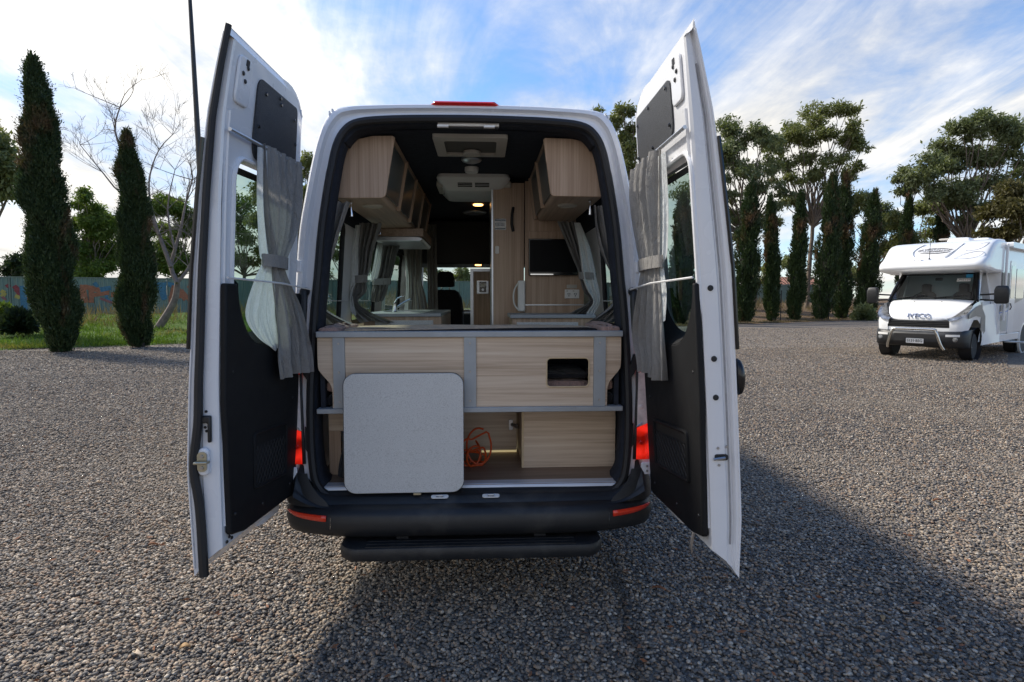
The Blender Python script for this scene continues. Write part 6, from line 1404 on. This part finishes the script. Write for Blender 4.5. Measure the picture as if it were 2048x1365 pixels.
for pts_, r0 in (([(355, 566), (342, 535), (350, 500), (362, 455), (372, 405), (385, 360)], .10), ([(355, 566), (378, 535), (398, 490), (415, 470)], .08), ([(342, 535), (318, 470), (285, 400), (255, 330), (230, 262), (240, 215)], .09), ([(285, 400), (240, 385), (205, 345), (160, 290)], .05), ([(318, 470), (300, 400), (300, 350), (318, 300), (345, 270)], .05), ([(350, 500), (335, 420), (350, 340)], .05)):
    P3 = [at(*q, BY_ + (i - 2) * .25) for i, q in enumerate(pts_)]
    g.tube(smooth_poly([tuple(q) for q in P3], 3), [max(.015, r0 * (1 - .75 * i / (3 * (len(P3) - 1)))) for i in range(3 * (len(P3) - 1) + 1)], 6)
    for i in range(1, len(P3)):
        for j in range(4 if i >= len(P3) - 2 else 2):
            a = P3[i]; e = Vector((rr.uniform(-1, 1), rr.uniform(-.7, .7), rr.uniform(.1, 1.1))).normalized() * rr.uniform(.7, 1.7); twig(a, a + e, r0 * .3, 2 if i >= len(P3) - 2 else 1)
g.build('trunk', 'twig', t, ang=80)

# shrubs at the far left
def shrub(name, label, px_, py_, Y, rad_px, m, n, seed):
    r = np.random.default_rng(seed); b_ = at(px_, py_, Y); t = thing(name, label, 'shrub', tuple(b_)); rad = rad_px / 1145 * Y
    u = unit(r.normal(size=(n, 3))); u[:, 2] = np.abs(u[:, 2]) * 1.5; P = u * rad * r.uniform(.2, 1.0, (n, 1)); d = unit(u + r.normal(size=(n, 3)) * .6); L = .22 * r.uniform(.6, 1.4, n)
    V, F = leaf_quads(P, d, L, L * .4, seed); np_mesh('foliage', V, F, m, t)
    g = MB()
    for k in range(5): g.tube([tuple(b_ - Vector((0, 0, .1))), (b_.x + (k - 2) * rad * .2, b_.y, b_.z + rad * .9)], [.03, .01], 5)
    g.build('stem', 'bark_dark', t)
shrub('shrub', 'dark leafy shrub left of the taller near cypress', 38, 662, 22, 26, 'darkbush', 2600, 81)
shrub('shrub', 'yellowish bushy shrub at the left edge by the fence', 4, 650, 25, 26, 'bush', 2400, 82)
shrub('shrub', 'grey green shrub at the foot of the cypress left of the motorhome', 1728, 640, 40, 22, 'gum_b', 1800, 83)

# grass on the bank, dry weeds by the fence
M['grass'] = leafmat('grass_blades', [(0.08, 0.16, 0.018), (0.13, 0.22, 0.03), (0.22, 0.29, 0.06)], brown=(0.24, 0.20, 0.085), bscale=.35, blo=.54, bhi=.68, trans=.4)
M['straw'] = leafmat('dry_weeds', [(0.16, 0.115, 0.06), (0.24, 0.18, 0.095), (0.33, 0.26, 0.15)], trans=.3)
def blades(name, label, cat, n, ur, wr, hr, wid, m, seed, clump=1):
    r = np.random.default_rng(seed); nc = n // clump
    u = r.uniform(*ur, nc); w = wr[0] + (wr[1] - wr[0]) * r.uniform(0, 1, nc) ** 1.5; dens = np.sin(u * .9) + np.sin(w * 1.3 + u * .5) + r.normal(size=nc) * .8
    u, w = u[dens > -1.1], w[dens > -1.1]; sc_ = r.uniform(.6, 1.3, len(u)); u = np.repeat(u, clump); w = np.repeat(w, clump); sc_ = np.repeat(sc_, clump); k = len(u)
    u = u + r.normal(size=k) * .12; w = np.maximum(.15, w + r.normal(size=k) * .12)
    P = np.stack([EA.x + EU.x * u + EN.x * w, EA.y + EU.y * u + EN.y * w, (.62 + .006 * np.clip(u + 10, 0, 90)) * np.clip(w / 15, 0, 1) ** 2 * (3 - 2 * np.clip(w / 15, 0, 1)) + .02], 1)
    d = unit(np.stack([r.normal(size=k) * .35, r.normal(size=k) * .35, np.ones(k)], 1)); L = r.uniform(*hr, k) * sc_
    V, F = leaf_quads(P, d, L, np.full(k, wid), seed); o = np_mesh(name, V, F, m); tag(o, label, cat, kind='stuff'); return o
blades('grass', 'short green grass on the bank left of the van', 'grass', 60000, (-22, 14), (.15, 13), (.08, .24), .03, 'grass', 91, 10)
blades('dry_weeds', 'dry straw coloured weeds along the fence', 'weeds', 9000, (-22, 60), (7, 16.5), (.3, .95), .03, 'straw', 92, 12)
blades('bark_litter', 'brown leaf litter and dry grass under the cypress row', 'litter', 16000, (22, 75), (.1, 9), (.05, .14), .05, 'straw', 93, 6)

# wire fence pickets before the cypress row
for i, (px_, lab) in enumerate([(1561, 'dark steel picket between the second and third cypress'), (1657, 'dark steel picket by the foot of the fourth cypress'), (1737, 'dark steel picket beside the motorhome mirror')]):
    k = (px_ - 965) / 1145; Y = 27.5 / (1 - .525 * k); b_ = at(px_, 640, Y); g = MB()
    g.box(b_.x - .022, b_.x + .022, b_.y - .022, b_.y + .022, -.05, 2.1); g.box(b_.x - .03, b_.x + .03, b_.y - .03, b_.y + .03, 2.1, 2.13); o = g.build('fence_picket', 'rubber', None, smooth=False); tag(o, lab, 'post', 'steel pickets of the wire fence')
# far house roof over the fence
hb = at(1575, 590, 82); t = thing('far_house', 'far house with a low terracotta tiled roof just above the fence', 'house', (hb.x, hb.y, 0))
M['rooftile'] = mat('terracotta_tiles', (0.33, 0.155, 0.10), 0.8, var=.2, scale=3, bump=.5, bscale=8, bdist=.05); M['render'] = mat('house_wall', (0.5, 0.45, 0.38), .8, var=.1)
g = MB(); g.box(hb.x - 6, hb.x + 6, hb.y - 4, hb.y + 4, 0, 2.9); hwall = g.build('wall', 'render', t, smooth=False)
g = MB(); g.add([(hb.x - 6.6, hb.y - 4.6, 2.9), (hb.x + 6.6, hb.y - 4.6, 2.9), (hb.x + 6.6, hb.y + 4.6, 2.9), (hb.x - 6.6, hb.y + 4.6, 2.9), (hb.x - 3, hb.y, 4.7), (hb.x + 3, hb.y, 4.7)], [(0, 1, 5, 4), (2, 3, 4, 5), (1, 2, 5), (3, 0, 4), (3, 2, 1, 0)]); g.build('roof', 'rooftile', t, smooth=False)
for dx_ in (-3.5, 2.5):
    g = MB(); g.box(hb.x + dx_, hb.x + dx_ + 1.5, hb.y - 4.03, hb.y - 3.99, 1.0, 2.3); g.build('window', 'mhglass', t, smooth=False)
# black tapered pole behind the left door
pb = at(424, 752, 12.0); pt = at(380, 0, 12.0); ptt = at(366, -240, 12.0); g = MB()
g.tube([(pb.x, pb.y, -.05), tuple(at(405, 430, 12)), tuple(pt), tuple(ptt)], [.072, .062, .036, .022], 10); o = g.build('banner_pole', 'pole', None); tag(o, 'tall thin black tapering pole standing behind the open left door', 'pole')
# ================================================================== PEBBLES AND LITTER
def pebble_mat():
    m, nt, b = mat_base('pebbles'); oi = node(nt, 'ShaderNodeObjectInfo'); c = ramp(nt, oi.outputs['Random'], PEB)
    v = objvec(nt); n = noise(nt, v, 60, 4, 0.6); c = mixc(nt, 0.5, c, mixc(nt, 1.0, c, ramp(nt, n, [(0.3, (0.6, 0.6, 0.6)), (0.7, (1.0, 1.0, 1.0))]), 'MULTIPLY'))
    ge = node(nt, 'ShaderNodeNewGeometry'); p1 = noise(nt, ge.outputs['Position'], 0.55, 5, 0.6, 0.5); p2 = noise(nt, ge.outputs['Position'], 2.4, 5, 0.65, 0.3)
    f1 = node(nt, 'ShaderNodeMapRange'); f1.inputs['From Min'].default_value = .46; f1.inputs['From Max'].default_value = .68; f1.inputs['To Max'].default_value = .5; lk(nt, p1, f1.inputs['Value'])
    c = mixc(nt, f1.outputs[0], c, (0.30, 0.255, 0.20))
    f2 = node(nt, 'ShaderNodeMapRange'); f2.inputs['From Min'].default_value = .52; f2.inputs['From Max'].default_value = .72; f2.inputs['To Max'].default_value = .45; lk(nt, p2, f2.inputs['Value'])
    c = mixc(nt, f2.outputs[0], c, mixc(nt, 1.0, c, (0.62, 0.60, 0.58), 'MULTIPLY'))
    # damp trickle left behind the van
    sx_ = node(nt, 'ShaderNodeSeparateXYZ'); lk(nt, ge.outputs['Position'], sx_.inputs[0]); n5 = noise(nt, ge.outputs['Position'], 9, 3)
    ln = node(nt, 'ShaderNodeMath', operation='MULTIPLY_ADD'); lk(nt, sx_.outputs[1], ln.inputs[0]); ln.inputs[1].default_value = .108; ln.inputs[2].default_value = .43
    wv = node(nt, 'ShaderNodeMath', operation='MULTIPLY_ADD'); lk(nt, n5, wv.inputs[0]); wv.inputs[1].default_value = .10; lk(nt, ln.outputs[0], wv.inputs[2])
    df = node(nt, 'ShaderNodeMath', operation='SUBTRACT'); lk(nt, sx_.outputs[0], df.inputs[0]); lk(nt, wv.outputs[0], df.inputs[1]); ab = node(nt, 'ShaderNodeMath', operation='ABSOLUTE'); lk(nt, df.outputs[0], ab.inputs[0])
    wt = node(nt, 'ShaderNodeMapRange'); wt.inputs['From Min'].default_value = .012; wt.inputs['From Max'].default_value = .045; wt.inputs['To Min'].default_value = .75; wt.inputs['To Max'].default_value = 0.0; lk(nt, ab.outputs[0], wt.inputs['Value'])
    ey = node(nt, 'ShaderNodeMapRange'); ey.inputs['From Min'].default_value = 3.6; ey.inputs['From Max'].default_value = 3.3; lk(nt, sx_.outputs[1], ey.inputs['Value'])
    wm = node(nt, 'ShaderNodeMath', operation='MULTIPLY'); lk(nt, wt.outputs[0], wm.inputs[0]); lk(nt, ey.outputs[0], wm.inputs[1])
    c = mixc(nt, wm.outputs[0], c, mixc(nt, 1.0, c, (0.3, 0.3, 0.3), 'MULTIPLY'))
    lk(nt, c, b.inputs['Base Color']); b.inputs['Roughness'].default_value = 0.72; b.inputs['Specular IOR Level'].default_value = 0.4
    return m
PM = pebble_mat()
pc = bpy.data.collections.new('pebble_shapes')
for i in range(6):
    bm = bmesh.new(); bmesh.ops.create_icosphere(bm, subdivisions=1, radius=0.0090); r_ = random.Random(i + 40)
    sx, sy, sz = r_.uniform(.95, 1.35), r_.uniform(.75, 1.0), r_.uniform(.42, .68)
    for v in bm.verts:
        k = 1 + r_.uniform(-.13, .13); v.co = Vector((v.co.x * sx * k, v.co.y * sy * k, v.co.z * sz * k))
    me = bpy.data.meshes.new('pebble'); bm.to_mesh(me); bm.free(); me.polygons.foreach_set('use_smooth', [True] * len(me.polygons)); me.materials.append(PM)
    pc.objects.link(bpy.data.objects.new('pebble', me))
def scatter(name, label, poly_rows, density, smin, smax, seed):
    g = MB(); g.loft(poly_rows); o = g.build(name, PM, None, origin=(0, 0, 0), smooth=False); tag(o, label, 'gravel', kind='stuff')
    ng = bpy.data.node_groups.new(name + '_nodes', 'GeometryNodeTree')
    ng.interface.new_socket('Geometry', in_out='INPUT', socket_type='NodeSocketGeometry'); ng.interface.new_socket('Geometry', in_out='OUTPUT', socket_type='NodeSocketGeometry')
    N = ng.nodes.new; L = ng.links.new; gi = N('NodeGroupInput'); go = N('NodeGroupOutput')
    dp = N('GeometryNodeDistributePointsOnFaces'); dp.distribute_method = 'RANDOM'; dp.inputs['Density'].default_value = density; dp.inputs['Seed'].default_value = seed; L(gi.outputs[0], dp.inputs['Mesh'])
    ci = N('GeometryNodeCollectionInfo'); ci.inputs['Collection'].default_value = pc; ci.inputs['Separate Children'].default_value = True; ci.inputs['Reset Children'].default_value = True
    ip = N('GeometryNodeInstanceOnPoints'); L(dp.outputs['Points'], ip.inputs['Points']); L(ci.outputs[0], ip.inputs['Instance']); ip.inputs['Pick Instance'].default_value = True
    rv = N('FunctionNodeRandomValue'); rv.data_type = 'FLOAT_VECTOR'; rv.inputs[0].default_value = (-.45, -.45, 0); rv.inputs[1].default_value = (.45, .45, 6.283); rv.inputs['Seed'].default_value = seed + 1
    L(rv.outputs[0], ip.inputs['Rotation'])
    rs = N('FunctionNodeRandomValue'); rs.data_type = 'FLOAT'; rs.inputs[2].default_value = smin; rs.inputs[3].default_value = smax; rs.inputs['Seed'].default_value = seed + 2
    L(rs.outputs[1], ip.inputs['Scale'])
    tr_ = N('GeometryNodeTranslateInstances'); L(ip.outputs[0], tr_.inputs[0]); tz = N('FunctionNodeRandomValue'); tz.data_type = 'FLOAT_VECTOR'; tz.inputs[0].default_value = (0, 0, -.002); tz.inputs[1].default_value = (0, 0, .011); tz.inputs['Seed'].default_value = seed + 3; L(tz.outputs[0], tr_.inputs['Translation'])
    L(tr_.outputs[0], go.inputs[0])
    md = o.modifiers.new('pebbles', 'NODES'); md.node_group = ng; return o
def strip(y0, y1, n, k=.98, pad=1.1): return [[(.06 + (x_ * (y * k + pad)) + .05 * y, y, .002) for x_ in np.linspace(-1, 1, 9)] for y in np.linspace(y0, y1, n)]
scatter('pebbles', 'loose grey and tan pebbles of the yard nearest the camera', strip(1.75, 5.6, 8), 5400, .72, 1.45, 3)
scatter('pebbles', 'loose grey and tan pebbles of the yard beside the van', strip(5.6, 8.5, 6), 2200, .9, 1.6, 13)
scatter('pebbles', 'loose grey and tan pebbles of the yard before the motorhome', strip(8.5, 12.5, 6), 1100, 1.1, 1.9, 23)
scatter('pebbles', 'loose grey and tan pebbles of the yard around the motorhome', strip(12.5, 18, 6, .90, .2), 430, 1.3, 2.3, 33)
scatter('pebbles', 'loose grey and tan pebbles towards the far edge of the yard', strip(18, 30, 6, .90, .2), 90, 1.5, 2.8, 43)
scatter('pebbles', 'scattered larger stones lying on the near gravel', strip(1.75, 9, 8), 10, 1.7, 2.5, 53)
# bark strips and dry leaves
M['bark_pale'] = mat('pale_bark_strip', (0.52, 0.42, 0.31), 0.8, var=.35, scale=40); M['leaf_tan'] = mat('tan_dry_leaf', (0.42, 0.27, 0.13), 0.8, var=.3, scale=50); M['leaf_rust'] = mat('rusty_bark_strip', (0.20, 0.085, 0.04), 0.8, var=.3, scale=50)
def strip_thing(px_, py_, ln, wid, curl, rz, m, name, label, cat):
    d = at(px_, py_, 5.0) - Vector(CAM); k = (.02 - CAM[2]) / d.z; p = Vector(CAM) + d * k; g = MB()
    def f(u, w):
        a = (u - .5) * curl; rad = ln / max(.2, curl); x = rad * math.sin(a); y = rad * (1 - math.cos(a)) + (w - .5) * wid * math.sin(math.pi * min(1, u * .9 + .1)) ; z = .006 + .012 * math.sin(u * math.pi) + .010 * (2 * w - 1) ** 2
        return (p.x + x * math.cos(rz) - y * math.sin(rz), p.y + x * math.sin(rz) + y * math.cos(rz), .014 + z)
    g.grid(f, 10, 3); o = g.build(name, m, None, ang=80, solid=.0015); tag(o, label, cat); return o
strip_thing(272, 1312, .07, .022, 1.6, -.6, 'bark_pale', 'bark_strip', 'curled pale bark strip on the gravel near the bottom left corner', 'bark')
strip_thing(370, 1298, .045, .030, .7, .4, 'leaf_tan', 'dry_leaf', 'tan dry leaf on the gravel right of the curled bark strip', 'leaf')
strip_thing(305, 1092, .06, .014, .6, .2, 'leaf_rust', 'bark_strip', 'rusty bark strip on the sunlit gravel left of the left door', 'bark')
strip_thing(1318, 1180, .075, .018, .5, -.5, 'leaf_rust', 'bark_strip', 'rusty bark strip on the shaded gravel left of the right door tip', 'bark')
strip_thing(1765, 1240, .045, .02, .6, 1.2, 'leaf_tan', 'dry_leaf', 'tan dry leaf on the shaded gravel at the right', 'leaf')
strip_thing(197, 966, .05, .02, 1.3, 1.3, 'bark_pale', 'bark_strip', 'pale bark curl on the sunlit gravel left of the door, the nearer of two', 'bark')
strip_thing(122, 937, .05, .02, 1.2, .9, 'bark_pale', 'bark_strip', 'pale bark curl on the sunlit gravel left of the door, the farther of two', 'bark')
strip_thing(1875, 1003, .075, .02, .5, .1, 'leaf_rust', 'bark_strip', 'rusty bark strip on the sunlit gravel near the right edge', 'bark')
# scattered small litter nobody would count
r = np.random.default_rng(5); n = 900
yy = 2.2 + 12 * r.uniform(0, 1, n) ** 1.3; xx = .06 + r.uniform(-.95, .95, n) * yy; P = np.stack([xx, yy, np.full(n, .022)], 1); a = r.uniform(0, 6.28, n); d = np.stack([np.cos(a), np.sin(a), r.uniform(-.05, .2, n)], 1)
L_ = r.uniform(.015, .05, n); V, F = leaf_quads(P, d, L_, L_ * .35, 6); o = np_mesh('leaf_litter', V, F, 'leaf_rust'); tag(o, 'tiny brown leaf crumbs scattered over the gravel', 'litter', kind='stuff')
